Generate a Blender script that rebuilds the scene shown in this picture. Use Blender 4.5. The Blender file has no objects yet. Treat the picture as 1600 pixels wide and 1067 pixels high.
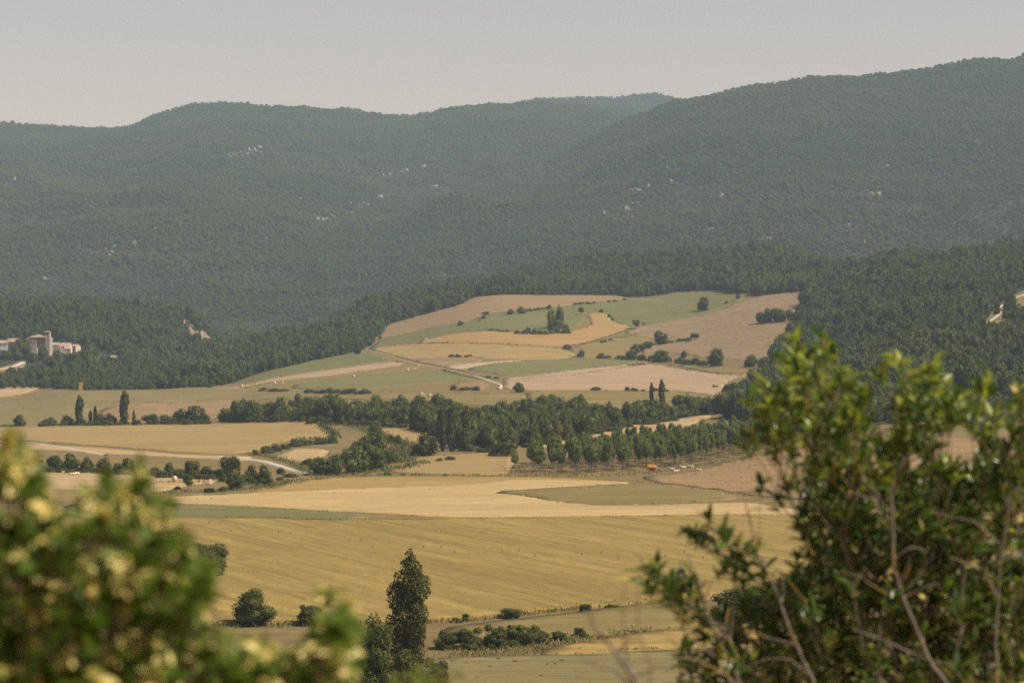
import bpy, bmesh, math, random
import numpy as np
from mathutils import Vector, Matrix
from mathutils.geometry import delaunay_2d_cdt
R = math.radians
rng = random.Random(7)
nrng = np.random.default_rng(11)
scene = bpy.context.scene
COL = scene.collection

# ------------------------------------------------------------------ camera
F = 85.0 / 36.0 * 1600.0            # focal length in photograph pixels
CZ = 60.0                           # eye height above the valley floor datum
PITCH = math.atan(23.5 / F)
cam_d = bpy.data.cameras.new('camera'); cam = bpy.data.objects.new('camera', cam_d); COL.objects.link(cam)
cam.location = (0, 0, CZ); cam.rotation_euler = (R(90) - PITCH, 0, 0)
cam_d.lens = 85.0; cam_d.sensor_width = 36.0; cam_d.clip_start = 0.1; cam_d.clip_end = 40000
cam_d.dof.use_dof = True; cam_d.dof.focus_distance = 900.0; cam_d.dof.aperture_fstop = 4.2
cam_d.dof.aperture_blades = 9
scene.camera = cam
# ------------------------------------------------------------------ sky, sun, exposure
SUN_AZ, SUN_EL = R(107), R(50)       # clockwise from the view axis, height
world = bpy.data.worlds.new('World'); scene.world = world; world.use_nodes = True
wn = world.node_tree; wn.nodes.clear()
sky = wn.nodes.new('ShaderNodeTexSky'); sky.sky_type = 'NISHITA'; sky.sun_disc = False
sky.sun_elevation = SUN_EL; sky.sun_rotation = SUN_AZ; sky.altitude = 500
sky.air_density = 1.3; sky.dust_density = 1.6; sky.ozone_density = 0.6
bg = wn.nodes.new('ShaderNodeBackground'); bg.inputs[1].default_value = 0.105
wo = wn.nodes.new('ShaderNodeOutputWorld')
tint = wn.nodes.new('ShaderNodeMix'); tint.data_type = 'RGBA'; tint.blend_type = 'MULTIPLY'; tint.inputs[0].default_value = 1.0; tint.inputs[7].default_value = (1.0, 0.71, 0.63, 1)
wn.links.new(sky.outputs[0], tint.inputs[6]); wn.links.new(tint.outputs[2], bg.inputs[0]); wn.links.new(bg.outputs[0], wo.inputs[0])
sun_d = bpy.data.lights.new('sun', 'SUN'); sun = bpy.data.objects.new('sun', sun_d); COL.objects.link(sun)
sun_d.energy = 5.0; sun_d.angle = R(0.53); sun_d.color = (1.0, 0.94, 0.85)
S = Vector((math.sin(SUN_AZ) * math.cos(SUN_EL), math.cos(SUN_AZ) * math.cos(SUN_EL), math.sin(SUN_EL)))
sun.rotation_euler = S.to_track_quat('Z', 'Y').to_euler(); sun.location = (0, 0, 1500)
scene.view_settings.view_transform = 'Standard'; scene.view_settings.look = 'None'
scene.view_settings.exposure = 0.42; scene.view_settings.gamma = 1.0
scene.render.engine = 'CYCLES'
scene.cycles.use_denoising = False
scene.cycles.max_bounces = 6; scene.cycles.diffuse_bounces = 2; scene.cycles.glossy_bounces = 2
scene.cycles.transmission_bounces = 4; scene.cycles.volume_bounces = 0; scene.cycles.transparent_max_bounces = 4
scene.cycles.sample_clamp_indirect = 4.0

# ------------------------------------------------------------------ bookkeeping helpers
def tag(o, label=None, cat=None, group=None, kind=None):
    for k, v in (('label', label), ('category', cat), ('group', group), ('kind', kind)):
        if v: o[k] = v
    return o
def link(name, me, mat=None, parent=None):
    o = bpy.data.objects.new(name, me); COL.objects.link(o)
    if mat is not None and me is not None and not me.materials: me.materials.append(mat)
    if parent is not None: o.parent = parent
    return o
def empty(name, loc=(0, 0, 0), rz=0.0, sc=(1, 1, 1)):
    o = bpy.data.objects.new(name, None); COL.objects.link(o)
    o.location = loc; o.rotation_euler = (0, 0, rz); o.scale = sc; o.empty_display_size = 0.5
    return o
def npmesh(name, V, faces, smooth=False, mats=None, mi=None):
    """V (n,3) array, faces (m,k) array of constant k."""
    me = bpy.data.meshes.new(name)
    V = np.asarray(V, dtype=np.float32); faces = np.asarray(faces, dtype=np.int32)
    n, (m, k) = len(V), faces.shape
    me.vertices.add(n); me.vertices.foreach_set('co', V.ravel())
    me.loops.add(m * k); me.loops.foreach_set('vertex_index', faces.ravel())
    me.polygons.add(m)
    me.polygons.foreach_set('loop_start', np.arange(0, m * k, k, dtype=np.int32))
    me.polygons.foreach_set('loop_total', np.full(m, k, dtype=np.int32))
    if smooth: me.polygons.foreach_set('use_smooth', np.ones(m, dtype=bool))
    if mats:
        for a in mats: me.materials.append(a)
        if mi is not None: me.polygons.foreach_set('material_index', np.asarray(mi, dtype=np.int32))
    me.update(calc_edges=True); me.validate()
    return me

# ------------------------------------------------------------------ noise + terrain height
def vnoise(x, y, seed=0):
    xi = np.floor(x).astype(np.int64); yi = np.floor(y).astype(np.int64)
    fx = x - xi; fy = y - yi
    fx = fx * fx * (3 - 2 * fx); fy = fy * fy * (3 - 2 * fy)
    def hsh(a, b):
        n = (a * 374761393 + b * 668265263 + seed * 1442695041) & 0x7fffffff
        n = ((n ^ (n >> 13)) * 1274126177) & 0x7fffffff
        n = (n ^ (n >> 16)) & 0xffff
        return n / 65535.0
    a = hsh(xi, yi); b = hsh(xi + 1, yi); c = hsh(xi, yi + 1); d = hsh(xi + 1, yi + 1)
    return (a * (1 - fx) + b * fx) * (1 - fy) + (c * (1 - fx) + d * fx) * fy
def fbm(x, y, o=4, seed=0):
    t = 0; a = 0.5
    for i in range(o):
        t = t + a * (vnoise(x, y, seed + i) - 0.5); x = x * 2.03 + 17.1; y = y * 2.03 + 5.3; a *= 0.5
    return t
def pchip(xs, ys, xq):
    xs = np.asarray(xs, float); ys = np.asarray(ys, float); xq = np.asarray(xq, float)
    h = np.diff(xs); dl = np.diff(ys) / h; m = np.zeros_like(ys)
    for i in range(1, len(xs) - 1):
        if dl[i - 1] * dl[i] > 0:
            w1 = 2 * h[i] + h[i - 1]; w2 = h[i] + 2 * h[i - 1]
            m[i] = (w1 + w2) / (w1 / dl[i - 1] + w2 / dl[i])
    m[0] = dl[0]; m[-1] = dl[-1]
    k = np.clip(np.searchsorted(xs, xq) - 1, 0, len(xs) - 2)
    t = np.clip((xq - xs[k]) / h[k], 0, 1)
    return ((1 + 2 * t) * (1 - t) ** 2 * ys[k] + t * (1 - t) ** 2 * h[k] * m[k]
            + t * t * (3 - 2 * t) * ys[k + 1] + t * t * (t - 1) * h[k] * m[k + 1])
HZ = 510.0                                     # eye level row in the photograph
def zv(d, v): return -(v - HZ) / F * d         # height below/above the eye of a point seen at row v
NEAR = [(-400, -6), (-60, -2.6), (0, -1.75), (6, -2.1), (12, -3.4), (30, -8.5), (60, -17), (120, -31), (200, -45), (290, -53), (373, -55)]
V = lambda *p: [(d, zv(d, v)) for d, v in p]
Zc = lambda *p: list(p)
COLS = {
 -500: Zc((1000, -55)) + V((1350, 668), (1500, 650), (1650, 634), (1800, 622), (1900, 605), (2000, 585), (2200, 545), (2400, 505), (2600, 478)) + Zc((3000, 5), (3600, 0)),
 0: Zc((1000, -55)) + V((1350, 665), (1450, 650), (1600, 634), (1800, 618), (1880, 602), (1960, 590), (2050, 575), (2130, 559), (2250, 538), (2400, 508), (2600, 482)) + Zc((3000, 5), (3600, 0)),
 130: Zc((1000, -55)) + V((1350, 664), (1450, 643), (1600, 617), (1660, 610), (1760, 612), (1900, 600), (2050, 582), (2200, 560), (2400, 520), (2650, 482)) + Zc((3000, 2), (3600, 0)),
 230: Zc((1000, -55)) + V((1350, 663), (1450, 642), (1600, 617), (1680, 609), (1780, 613), (1950, 602), (2150, 578), (2350, 545), (2500, 515), (2700, 488)) + Zc((3000, -5), (3600, 0)),
 285: Zc((1000, -55)) + V((1370, 662), (1500, 636), (1620, 613), (1690, 607), (1800, 606), (2000, 598), (2200, 580), (2350, 556), (2500, 526), (2690, 494)) + Zc((2980, -12), (3600, 0)),
 322: Zc((1000, -55)) + V((1370, 661), (1500, 634), (1620, 612), (1700, 606), (1800, 604), (2000, 596), (2200, 583), (2350, 566), (2500, 546), (2690, 520)) + Zc((2960, -20), (3600, 0)),
 352: Zc((1000, -55)) + V((1370, 661), (1500, 633), (1620, 612), (1700, 606), (1800, 603), (2000, 595), (2200, 582), (2350, 566), (2500, 553), (2650, 545)) + Zc((2950, -22), (3600, 0)),
 430: Zc((1000, -55)) + V((1350, 658), (1450, 640), (1560, 615), (1700, 599), (1900, 582), (2050, 570), (2250, 552), (2400, 541)) + Zc((2650, -30), (3000, -18), (3600, 0)),
 600: Zc((1000, -55), (1150, -54)) + V((1330, 643), (1450, 622), (1600, 601), (1750, 583), (1900, 566), (2100, 545), (2300, 522), (2450, 503), (2700, 478)) + Zc((3000, -8), (3600, 0)),
 800: Zc((1000, -55), (1100, -54)) + V((1350, 640), (1500, 612), (1650, 592), (1850, 563), (2000, 536), (2150, 507), (2300, 482), (2450, 463), (2600, 455), (3000, 440)) + Zc((3300, 35), (3700, 20)),
 1000: Zc((900, -55)) + V((1010, 716), (1150, 681), (1250, 664), (1350, 643), (1500, 613), (1600, 599), (1750, 577), (1850, 565), (1950, 550), (2100, 521), (2250, 491), (2400, 471), (2500, 464), (2650, 452), (2850, 425), (3000, 404)) + Zc((3400, 40), (3700, 35)),
 1200: Zc((900, -54)) + V((1000, 708), (1100, 685), (1200, 664), (1350, 630), (1500, 602), (1600, 586), (1750, 562), (1900, 531), (2050, 500), (2200, 474), (2300, 458), (2450, 447), (2700, 415), (2850, 396)) + Zc((3300, 55), (3700, 45)),
 1400: Zc((800, -53)) + V((900, 722), (1000, 700), (1100, 674), (1180, 652), (1300, 621), (1500, 576), (1700, 531), (1900, 491), (2100, 456), (2300, 429), (2500, 416)) + Zc((2800, 50), (3300, 60), (3700, 50)),
 1600: Zc((800, -52)) + V((900, 718), (1000, 694), (1150, 655), (1300, 611), (1500, 560), (1700, 513), (1900, 470), (2100, 430), (2250, 408), (2400, 400)) + Zc((2800, 60), (3300, 70), (3700, 60)),
 2100: Zc((800, -50)) + V((900, 710), (1000, 685), (1150, 645), (1300, 600), (1500, 545), (1700, 490), (1900, 440), (2100, 400), (2250, 370), (2400, 355)) + Zc((2800, 80), (3300, 80), (3700, 70)),
}
DS, US = 5.0, 10.0
dq = np.arange(-400, 9001, DS); uq = np.arange(-500, 2101, US)
cu = sorted(COLS)
tab = np.stack([pchip([p[0] for p in NEAR + COLS[u] + [(9000, 0)]], [p[1] for p in NEAR + COLS[u] + [(9000, 0)]], dq) for u in cu])
TAB = np.stack([pchip(cu, tab[:, j], uq) for j in range(len(dq))])          # [d, u]
# mountain crests: (u, row) and their distances
RL = [(-600, 205), (-200, 190), (0, 192), (100, 196), (155, 198), (215, 191), (255, 174), (290, 165), (350, 161), (420, 166), (480, 166), (560, 169), (600, 176), (650, 177), (700, 169), (770, 162), (840, 158), (1000, 175), (1300, 200), (2200, 220)]
RR = [(-600, 480), (400, 440), (600, 370), (750, 288), (880, 224), (960, 190), (1040, 162), (1090, 151), (1180, 135), (1250, 125), (1320, 119), (1400, 114), (1500, 107), (1600, 99), (2200, 70)]
RF = [(-600, 400), (600, 250), (750, 175), (830, 155), (900, 150), (1000, 149), (1050, 153), (1200, 190), (1500, 260), (2200, 300)]
def lobe(u, d, crest, dr, df, zf, p, fall):
    vr = np.interp(u, [c[0] for c in crest], [c[1] for c in crest])
    # soften the polyline crest a little
    vr = 0.5 * vr + 0.25 * np.interp(u + 14, [c[0] for c in crest], [c[1] for c in crest]) + 0.25 * np.interp(u - 14, [c[0] for c in crest], [c[1] for c in crest])
    zr = zv(dr, vr)
    t = np.clip((d - df) / (dr - df), 0, 1)
    s = t ** p * (1.0 + 0.0 * t)
    up = zf + (zr - zf) * s
    dn = zr - (d - dr) * fall
    return np.where(d < dr, np.where(d < df, -400, up), np.maximum(dn, -60))
def height(x, y):
    x = np.asarray(x, float); y = np.asarray(y, float)
    u = np.clip(800 + F * x / np.maximum(y, 60.0), -500, 2099.9)
    dd = np.clip(y, -400, 8999.9)
    i = (dd + 400) / DS; j = (u + 500) / US
    i0 = np.minimum(i.astype(int), len(dq) - 2); j0 = np.minimum(j.astype(int), len(uq) - 2)
    fi = i - i0; fj = j - j0
    z = (TAB[i0, j0] * (1 - fi) * (1 - fj) + TAB[i0 + 1, j0] * fi * (1 - fj)
         + TAB[i0, j0 + 1] * (1 - fi) * fj + TAB[i0 + 1, j0 + 1] * fi * fj)
    g = np.clip((dd - 2950) / 500, 0, 1)
    ug = u + 0
    m = np.maximum(lobe(ug, dd, RL, 6400., 3450., -12., 0.92, 0.35), lobe(ug, dd, RR, 5300., 3450., 0., 0.86, 0.30))
    m = np.maximum(m, lobe(ug, dd, RF, 7700., 5700., 60., 1.0, 0.35))
    q = 230 * fbm(x / 800 + 3.1, y / 1000 + 8.7, 5, 21) + 95 * fbm(x / 230, y / 620, 3, 55)
    tt = np.clip((dd - 3450) / 800, 0, 1) ** 2
    edge = np.clip(np.abs(zv(dd, 160) - m) / 160, 0.14, 1)
    m = m + q * tt * edge
    z = np.maximum(z, m)
    roll = fbm(x / 130, y / 130, 3, 5) * np.clip((y - 300) / 500, 0, 1) * (0.8 + 7.0 * np.clip((y - 1900) / 900, 0, 1))
    return CZ + z + roll
def cell(u, v):
    """unit-depth direction of a photograph pixel"""
    a = (u - 800.0) / F; b = (533.5 - v) / F
    dy = math.cos(PITCH) + b * math.sin(PITCH); dz = -math.sin(PITCH) + b * math.cos(PITCH)
    return a / dy, dz / dy
YM = np.concatenate([np.arange(250, 3200, 2.0), np.arange(3200, 8200, 5.0)])
def ground(u, v, ymax=None):
    """where the sight line of a pixel first meets the terrain"""
    a, b = cell(u, v)
    h = height(a * YM, YM) - (CZ + b * YM)
    k = np.nonzero(h >= 0)[0]
    lim = ymax or 8200
    if len(k) == 0 or YM[k[0]] > lim:
        kk = np.argmax(np.where(YM < lim, h / YM, -9)); y = YM[kk]
    else:
        k = k[0]
        if k == 0: y = YM[0]
        else:
            t = h[k - 1] / (h[k - 1] - h[k]); y = YM[k - 1] + t * (YM[k] - YM[k - 1])
    x = a * y
    return Vector((x, y, float(height(x, y))))

# ------------------------------------------------------------------ materials
def new_mat(name):
    m = bpy.data.materials.new(name); m.use_nodes = True; n = m.node_tree; n.nodes.clear()
    return m, n
def N(n, t, **kw):
    a = n.nodes.new(t)
    for k, v in kw.items(): setattr(a, k, v)
    return a
def rgb(c): return (c[0], c[1], c[2], 1)
def mixc(n, fac, a, b, mode='MIX'):
    m = N(n, 'ShaderNodeMix', data_type='RGBA', blend_type=mode)
    for s, v in ((m.inputs[0], fac), (m.inputs[6], a), (m.inputs[7], b)):
        if isinstance(v, bpy.types.NodeSocket): n.links.new(v, s)
        elif isinstance(v, (int, float)): s.default_value = v
        else: s.default_value = rgb(v)
    return m.outputs[2]
def ramp(n, src, a, b):
    m = N(n, 'ShaderNodeMapRange'); m.inputs[1].default_value = a; m.inputs[2].default_value = b
    n.links.new(src, m.inputs[0]); return m.outputs[0]
def noise(n, vec, scale, det=4, rough=0.55, dist=0.0):
    t = N(n, 'ShaderNodeTexNoise'); t.inputs['Scale'].default_value = scale; t.inputs['Detail'].default_value = det
    t.inputs['Roughness'].default_value = rough; t.inputs['Distortion'].default_value = dist
    n.links.new(vec, t.inputs['Vector']); return t.outputs['Fac']
def mapping(n, vec, rz=0.0, sc=(1, 1, 1)):
    m = N(n, 'ShaderNodeMapping'); m.inputs['Rotation'].default_value = (0, 0, rz); n.links.new(vec, m.inputs['Vector'])
    k = N(n, 'ShaderNodeMapping'); k.inputs['Scale'].default_value = sc        # a mapping node scales before it turns, so turn first
    n.links.new(m.outputs[0], k.inputs['Vector']); return k.outputs[0]
FCOLN = {}
def field_mat(name, c1, c2, ang=0.0, gap=9.0, amt=0.35, third=None, patch=0.012, tram=0.0, tc=None, rough=1.0):
    """crop or stubble: broad patches, drilled rows along ang (radians from the x axis), fine straw grain"""
    m, n = new_mat(name); p = N(n, 'ShaderNodeTexCoord').outputs['Object']
    tone = lambda c: None if c is None else (c[0] * .70, c[1] * .69, c[2] * .61)
    c1, c2, third, tc = tone(c1), tone(c2), tone(third), tone(tc); FCOLN[name] = (c1, c2)
    big = noise(n, mapping(n, p, -ang, (0.5, 1.3, 1)), patch, 5, 0.6, 0.4)
    c = mixc(n, ramp(n, big, 0.36, 0.64), c1, c2)
    if third is not None:
        pt = noise(n, mapping(n, p, -ang, (0.25, 1.0, 1)), patch * 3.1, 5, 0.65, 0.6)
        c = mixc(n, ramp(n, pt, 0.54, 0.68), c, third)
    # rows: noise stretched hard along the row direction, so no two rows match
    row = noise(n, mapping(n, p, -ang, (0.012, 1.0 / gap, 1)), 1.0, 4, 0.62, 0.25)
    amt = min(.75, amt * 1.7)
    dk = tuple(v * (1 - amt) for v in c1); lt = tuple(min(1, v * (1 + amt * 0.5)) for v in c2)
    c = mixc(n, ramp(n, row, 0.56, 0.33), c, mixc(n, 0.6, c, dk))
    c = mixc(n, ramp(n, row, 0.52, 0.72), c, mixc(n, 0.5, c, lt))
    if tram:
        w = N(n, 'ShaderNodeTexWave', wave_type='BANDS', bands_direction='Y'); w.inputs['Scale'].default_value = 0.314 / tram * 1.0
        w.inputs['Distortion'].default_value = 4.0; w.inputs['Detail'].default_value = 3; w.inputs['Detail Scale'].default_value = 0.05
        n.links.new(mapping(n, p, -ang), w.inputs['Vector'])
        br = noise(n, p, 0.02, 3)
        k = N(n, 'ShaderNodeMath', operation='MULTIPLY'); n.links.new(mathn(n, 'MULTIPLY', ramp(n, w.outputs['Fac'], 0.90, 0.985), 0.75), k.inputs[0]); n.links.new(ramp(n, br, 0.42, 0.6), k.inputs[1])
        c = mixc(n, k.outputs[0], c, tc or tuple(v * 0.5 for v in c1))
    fine = noise(n, mapping(n, p, -ang, (0.6, 1.4, 1)), 0.35, 6, 0.75)
    md = noise(n, mapping(n, p, -ang, (0.03, 0.16, 1)), 1.0, 8, 0.74, 0.6)
    c = mixc(n, ramp(n, md, 0.36, 0.66), mixc(n, 0.6, c, tuple(v * 0.5 for v in c1)), c)
    c = mixc(n, ramp(n, fine, 0.3, 0.75), mixc(n, 0.40, c, tuple(v * 0.45 for v in c1)), mixc(n, 0.25, c, tuple(min(1, v * 1.25) for v in c2)))
    b = N(n, 'ShaderNodeBsdfPrincipled'); n.links.new(c, b.inputs['Base Color']); b.inputs['Roughness'].default_value = rough
    b.inputs['Specular IOR Level'].default_value = 0.1
    bp = N(n, 'ShaderNodeBump'); bp.inputs['Strength'].default_value = 0.6; bp.inputs['Distance'].default_value = 0.8
    n.links.new(fine, bp.inputs['Height']); n.links.new(bp.outputs[0], b.inputs['Normal'])
    o = N(n, 'ShaderNodeOutputMaterial'); n.links.new(b.outputs[0], o.inputs[0])
    return m
def leaf_mat(name, ca, cb, trans=0.3, gloss=0.0, drift=None, cc=None):
    """foliage: colour drifts from plant to plant and clump to clump"""
    m, n = new_mat(name); p = N(n, 'ShaderNodeTexCoord').outputs['Object']
    oi = N(n, 'ShaderNodeObjectInfo'); geo = N(n, 'ShaderNodeNewGeometry')
    r = oi.outputs['Random']
    c = mixc(n, r, ca, cb)
    c = mixc(n, mathn(n, 'MULTIPLY', mathn(n, 'POWER', geo.outputs['Random Per Island'], 1.6), 0.95), c, cb if cc is None else cc)
    if drift:                                    # stands of another species, in world metres
        w = noise(n, mapping(n, geo.outputs['Position'], .4, (.0022, .0045, .004)), 1.0, 5, .6, .3)
        c = mixc(n, mathn(n, 'MULTIPLY', ramp(n, w, .43, .62), .9), c, drift)
    d = N(n, 'ShaderNodeBsdfDiffuse'); n.links.new(c, d.inputs[0])
    t = N(n, 'ShaderNodeBsdfTranslucent')
    n.links.new(mixc(n, 0.55, c, tuple(min(1, v) for v in (cb[0] * 2.0, cb[1] * 1.9, cb[2] * 0.8))), t.inputs[0])
    mx = N(n, 'ShaderNodeMixShader'); mx.inputs[0].default_value = trans
    n.links.new(d.outputs[0], mx.inputs[1]); n.links.new(t.outputs[0], mx.inputs[2]); out = mx.outputs[0]
    if gloss:
        g = N(n, 'ShaderNodeBsdfGlossy'); g.inputs['Roughness'].default_value = 0.32; g.inputs[0].default_value = (0.9, 0.9, 0.8, 1)
        fr = N(n, 'ShaderNodeFresnel'); fr.inputs[0].default_value = 1.42
        k = mathn(n, 'MULTIPLY', fr.outputs[0], gloss)
        m2 = N(n, 'ShaderNodeMixShader'); n.links.new(k, m2.inputs[0]); n.links.new(out, m2.inputs[1]); n.links.new(g.outputs[0], m2.inputs[2]); out = m2.outputs[0]
    o = N(n, 'ShaderNodeOutputMaterial'); n.links.new(out, o.inputs[0])
    return m
def mathn(n, op, a, b):
    k = N(n, 'ShaderNodeMath', operation=op)
    for s, v in zip(k.inputs, (a, b)):
        if isinstance(v, (int, float)): s.default_value = v
        else: n.links.new(v, s)
    return k.outputs[0]
def plain_mat(name, a, b, scale=1.0, rough=0.9, bump=0.0, third=None, tscale=None, metal=0.0):
    m, n = new_mat(name); p = N(n, 'ShaderNodeTexCoord').outputs['Object']
    f = noise(n, p, scale, 6, 0.65)
    c = mixc(n, ramp(n, f, 0.32, 0.68), a, b)
    if third is not None:
        c = mixc(n, ramp(n, noise(n, p, tscale or scale * 0.4, 5, 0.7), 0.52, 0.60), c, third)
    s = N(n, 'ShaderNodeBsdfPrincipled'); n.links.new(c, s.inputs['Base Color']); s.inputs['Roughness'].default_value = rough
    s.inputs['Specular IOR Level'].default_value = 0.25; s.inputs['Metallic'].default_value = metal
    if bump:
        bp = N(n, 'ShaderNodeBump'); bp.inputs['Strength'].default_value = bump; bp.inputs['Distance'].default_value = 0.05
        n.links.new(f, bp.inputs['Height']); n.links.new(bp.outputs[0], s.inputs['Normal'])
    o = N(n, 'ShaderNodeOutputMaterial'); n.links.new(s.outputs[0], o.inputs[0])
    return m
M = {}
M['grass'] = field_mat('dry_meadow', (0.27, 0.20, 0.085), (0.36, 0.25, 0.105), 0.15, 12, 0.25, third=(0.16, 0.15, 0.06), patch=0.02)
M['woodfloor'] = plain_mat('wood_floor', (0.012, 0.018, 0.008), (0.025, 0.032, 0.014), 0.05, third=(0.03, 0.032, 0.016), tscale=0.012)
M['gold'] = field_mat('golden_wheat', (0.385, 0.275, 0.085), (0.46, 0.325, 0.105), R(-64), 5.0, 0.34, third=(0.335, 0.245, 0.085), patch=0.010, tram=13.0, tc=(0.20, 0.15, 0.05))
M['gold2'] = field_mat('yellow_barley', (0.46, 0.31, 0.10), (0.54, 0.37, 0.13), R(4), 6, 0.2, third=(0.36, 0.27, 0.10), patch=0.014)
M['stub'] = field_mat('cut_stubble', (0.62, 0.435, 0.20), (0.72, 0.515, 0.255), R(7), 8, 0.24, third=(0.53, 0.38, 0.165), patch=0.012, tram=20.0, tc=(0.45, 0.33, 0.15))
M['stub2'] = field_mat('pale_stubble', (0.58, 0.40, 0.20), (0.66, 0.46, 0.25), R(-4), 8, 0.2, third=(0.47, 0.33, 0.16), patch=0.016)
M['olive'] = field_mat('olive_ley', (0.29, 0.225, 0.085), (0.37, 0.275, 0.105), R(12), 7, 0.34, third=(0.21, 0.19, 0.075), patch=0.02, tram=14.0)
M['green'] = field_mat('green_ley', (0.205, 0.205, 0.072), (0.25, 0.232, 0.085), R(15), 9, 0.3, third=(0.34, 0.265, 0.12), patch=0.014, tram=16.0)
M['green2'] = field_mat('sage_ley', (0.23, 0.215, 0.085), (0.285, 0.25, 0.10), R(3), 10, 0.2, third=(0.21, 0.195, 0.09), patch=0.012)
M['tan'] = field_mat('tan_pasture', (0.37, 0.245, 0.125), (0.43, 0.285, 0.15), R(6), 10, 0.25, third=(0.31, 0.235, 0.115), patch=0.014)
M['orange'] = field_mat('ripe_orange_wheat', (0.49, 0.30, 0.115), (0.56, 0.345, 0.14), R(9), 8, 0.25, third=(0.43, 0.29, 0.12), patch=0.014, tram=14.0, tc=(0.38, 0.24, 0.09))
M['ochre'] = field_mat('ochre_wheat', (0.46, 0.315, 0.13), (0.51, 0.355, 0.15), R(14), 8, 0.24, third=(0.37, 0.29, 0.12), patch=0.014, tram=18.0, tc=(0.30, 0.23, 0.09))
M['pink'] = field_mat('ploughed_pale_earth', (0.50, 0.345, 0.21), (0.59, 0.42, 0.265), R(2), 16, 0.15, third=(0.44, 0.31, 0.19), patch=0.007)
M['stripe'] = field_mat('striped_fallow', (0.355, 0.24, 0.13), (0.43, 0.29, 0.165), R(28), 12, 0.4, third=(0.235, 0.20, 0.09), patch=0.02)
M['white'] = field_mat('white_earth', (0.60, 0.44, 0.29), (0.66, 0.50, 0.34), R(10), 12, 0.1, patch=0.02)
M['weedy'] = field_mat('weedy_brown_earth', (0.40, 0.255, 0.125), (0.47, 0.30, 0.155), R(9), 4, 0.3, third=(0.25, 0.20, 0.08), patch=0.02)
M['streak'] = field_mat('streaky_ley', (0.27, 0.225, 0.095), (0.35, 0.26, 0.115), R(7), 9, 0.3, third=(0.43, 0.28, 0.14), patch=0.011)
M['seed'] = field_mat('seeding_grass', (0.285, 0.235, 0.105), (0.36, 0.29, 0.13), R(2), 3, 0.3, third=(0.23, 0.20, 0.085), patch=0.05)
M['dirt'] = plain_mat('dirt_track', (0.27, 0.20, 0.11), (0.36, 0.27, 0.16), 0.3, third=(0.24, 0.20, 0.09))
FCOL = {k: FCOLN[m.name] for k, m in M.items() if m.name in FCOLN}
M['track'] = plain_mat('chalk_track', (0.38, 0.31, 0.215), (0.50, 0.415, 0.30), 0.4)
M['oak'] = leaf_mat('oak_leaves', (0.022, 0.031, 0.008), (0.052, 0.062, 0.016), 0.28, cc=(0.17, 0.17, 0.05))
M['oak2'] = leaf_mat('ash_leaves', (0.030, 0.047, 0.011), (0.064, 0.083, 0.021), 0.3, cc=(0.17, 0.18, 0.055))
M['poplar'] = leaf_mat('poplar_leaves', (0.032, 0.040, 0.011), (0.062, 0.068, 0.02), 0.3, cc=(0.18, 0.165, 0.055))
M['plant'] = leaf_mat('young_poplar_leaves', (0.066, 0.088, 0.021), (0.108, 0.128, 0.033), 0.34, cc=(0.20, 0.215, 0.06))
M['forest'] = leaf_mat('forest_leaves', (0.015, 0.032, 0.009), (0.066, 0.086, 0.025), 0.25, drift=(0.095, 0.105, 0.036), cc=(0.10, 0.125, 0.04))
M['bushy'] = leaf_mat('shrub_leaves', (0.025, 0.035, 0.009), (0.055, 0.065, 0.018), 0.28, cc=(0.16, 0.16, 0.05))
M['bark'] = plain_mat('bark', (0.09, 0.065, 0.045), (0.17, 0.13, 0.09), 3.0)
M['rough'] = leaf_mat('rough_grass', (0.17, 0.15, 0.06), (0.30, 0.23, 0.10), 0.2)
M['weed'] = leaf_mat('green_weeds', (0.09, 0.10, 0.035), (0.16, 0.155, 0.06), 0.2)
M['scree'] = field_mat('tan_scree', (0.36, 0.27, 0.18), (0.50, 0.38, 0.27), R(60), 6, .3, third=(0.16, 0.15, 0.07), patch=.06)
M['rock'] = plain_mat('limestone', (0.18, 0.14, 0.095), (0.27, 0.215, 0.15), 0.12, bump=0.5, third=(0.11, 0.095, 0.07))

# ------------------------------------------------------------------ woods outline (in u, distance)
def inpoly(px, py, poly):
    px = np.asarray(px, float); py = np.asarray(py, float); c = np.zeros(px.shape, bool)
    n = len(poly)
    for i in range(n):
        x1, y1 = poly[i]; x2, y2 = poly[i - 1]
        if y1 == y2: continue
        k = ((y1 > py) != (y2 > py)) & (px < (x2 - x1) * (py - y1) / (y2 - y1) + x1)
        c ^= k
    return c
def ud(p): return (800 + F * p.x / p.y, p.y)
WEDGE = [(330, 604), (362, 598), (386, 590), (430, 577), (500, 562), (556, 550), (575, 541), (588, 527), (600, 511), (622, 503),
         (650, 495), (682, 486), (718, 477), (745, 464), (812, 461), (912, 461), (968, 461), (985, 465), (1060, 456), (1125, 454),
         (1146, 459), (1185, 462), (1258, 455), (1262, 462), (1252, 482), (1244, 500), (1241, 528), (1224, 552), (1205, 566), (1225, 590), (1215, 600), (1170, 608), (1140, 620), (1128, 646), (1200, 668), (1300, 665), (1400, 660), (1620, 660), (1900, 650)]
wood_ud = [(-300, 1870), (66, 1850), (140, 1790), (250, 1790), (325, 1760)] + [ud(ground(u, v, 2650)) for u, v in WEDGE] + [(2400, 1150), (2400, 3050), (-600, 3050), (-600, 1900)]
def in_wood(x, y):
    return inpoly(800 + F * x / np.maximum(y, 60), y, wood_ud) | (y > 3000)

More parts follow.
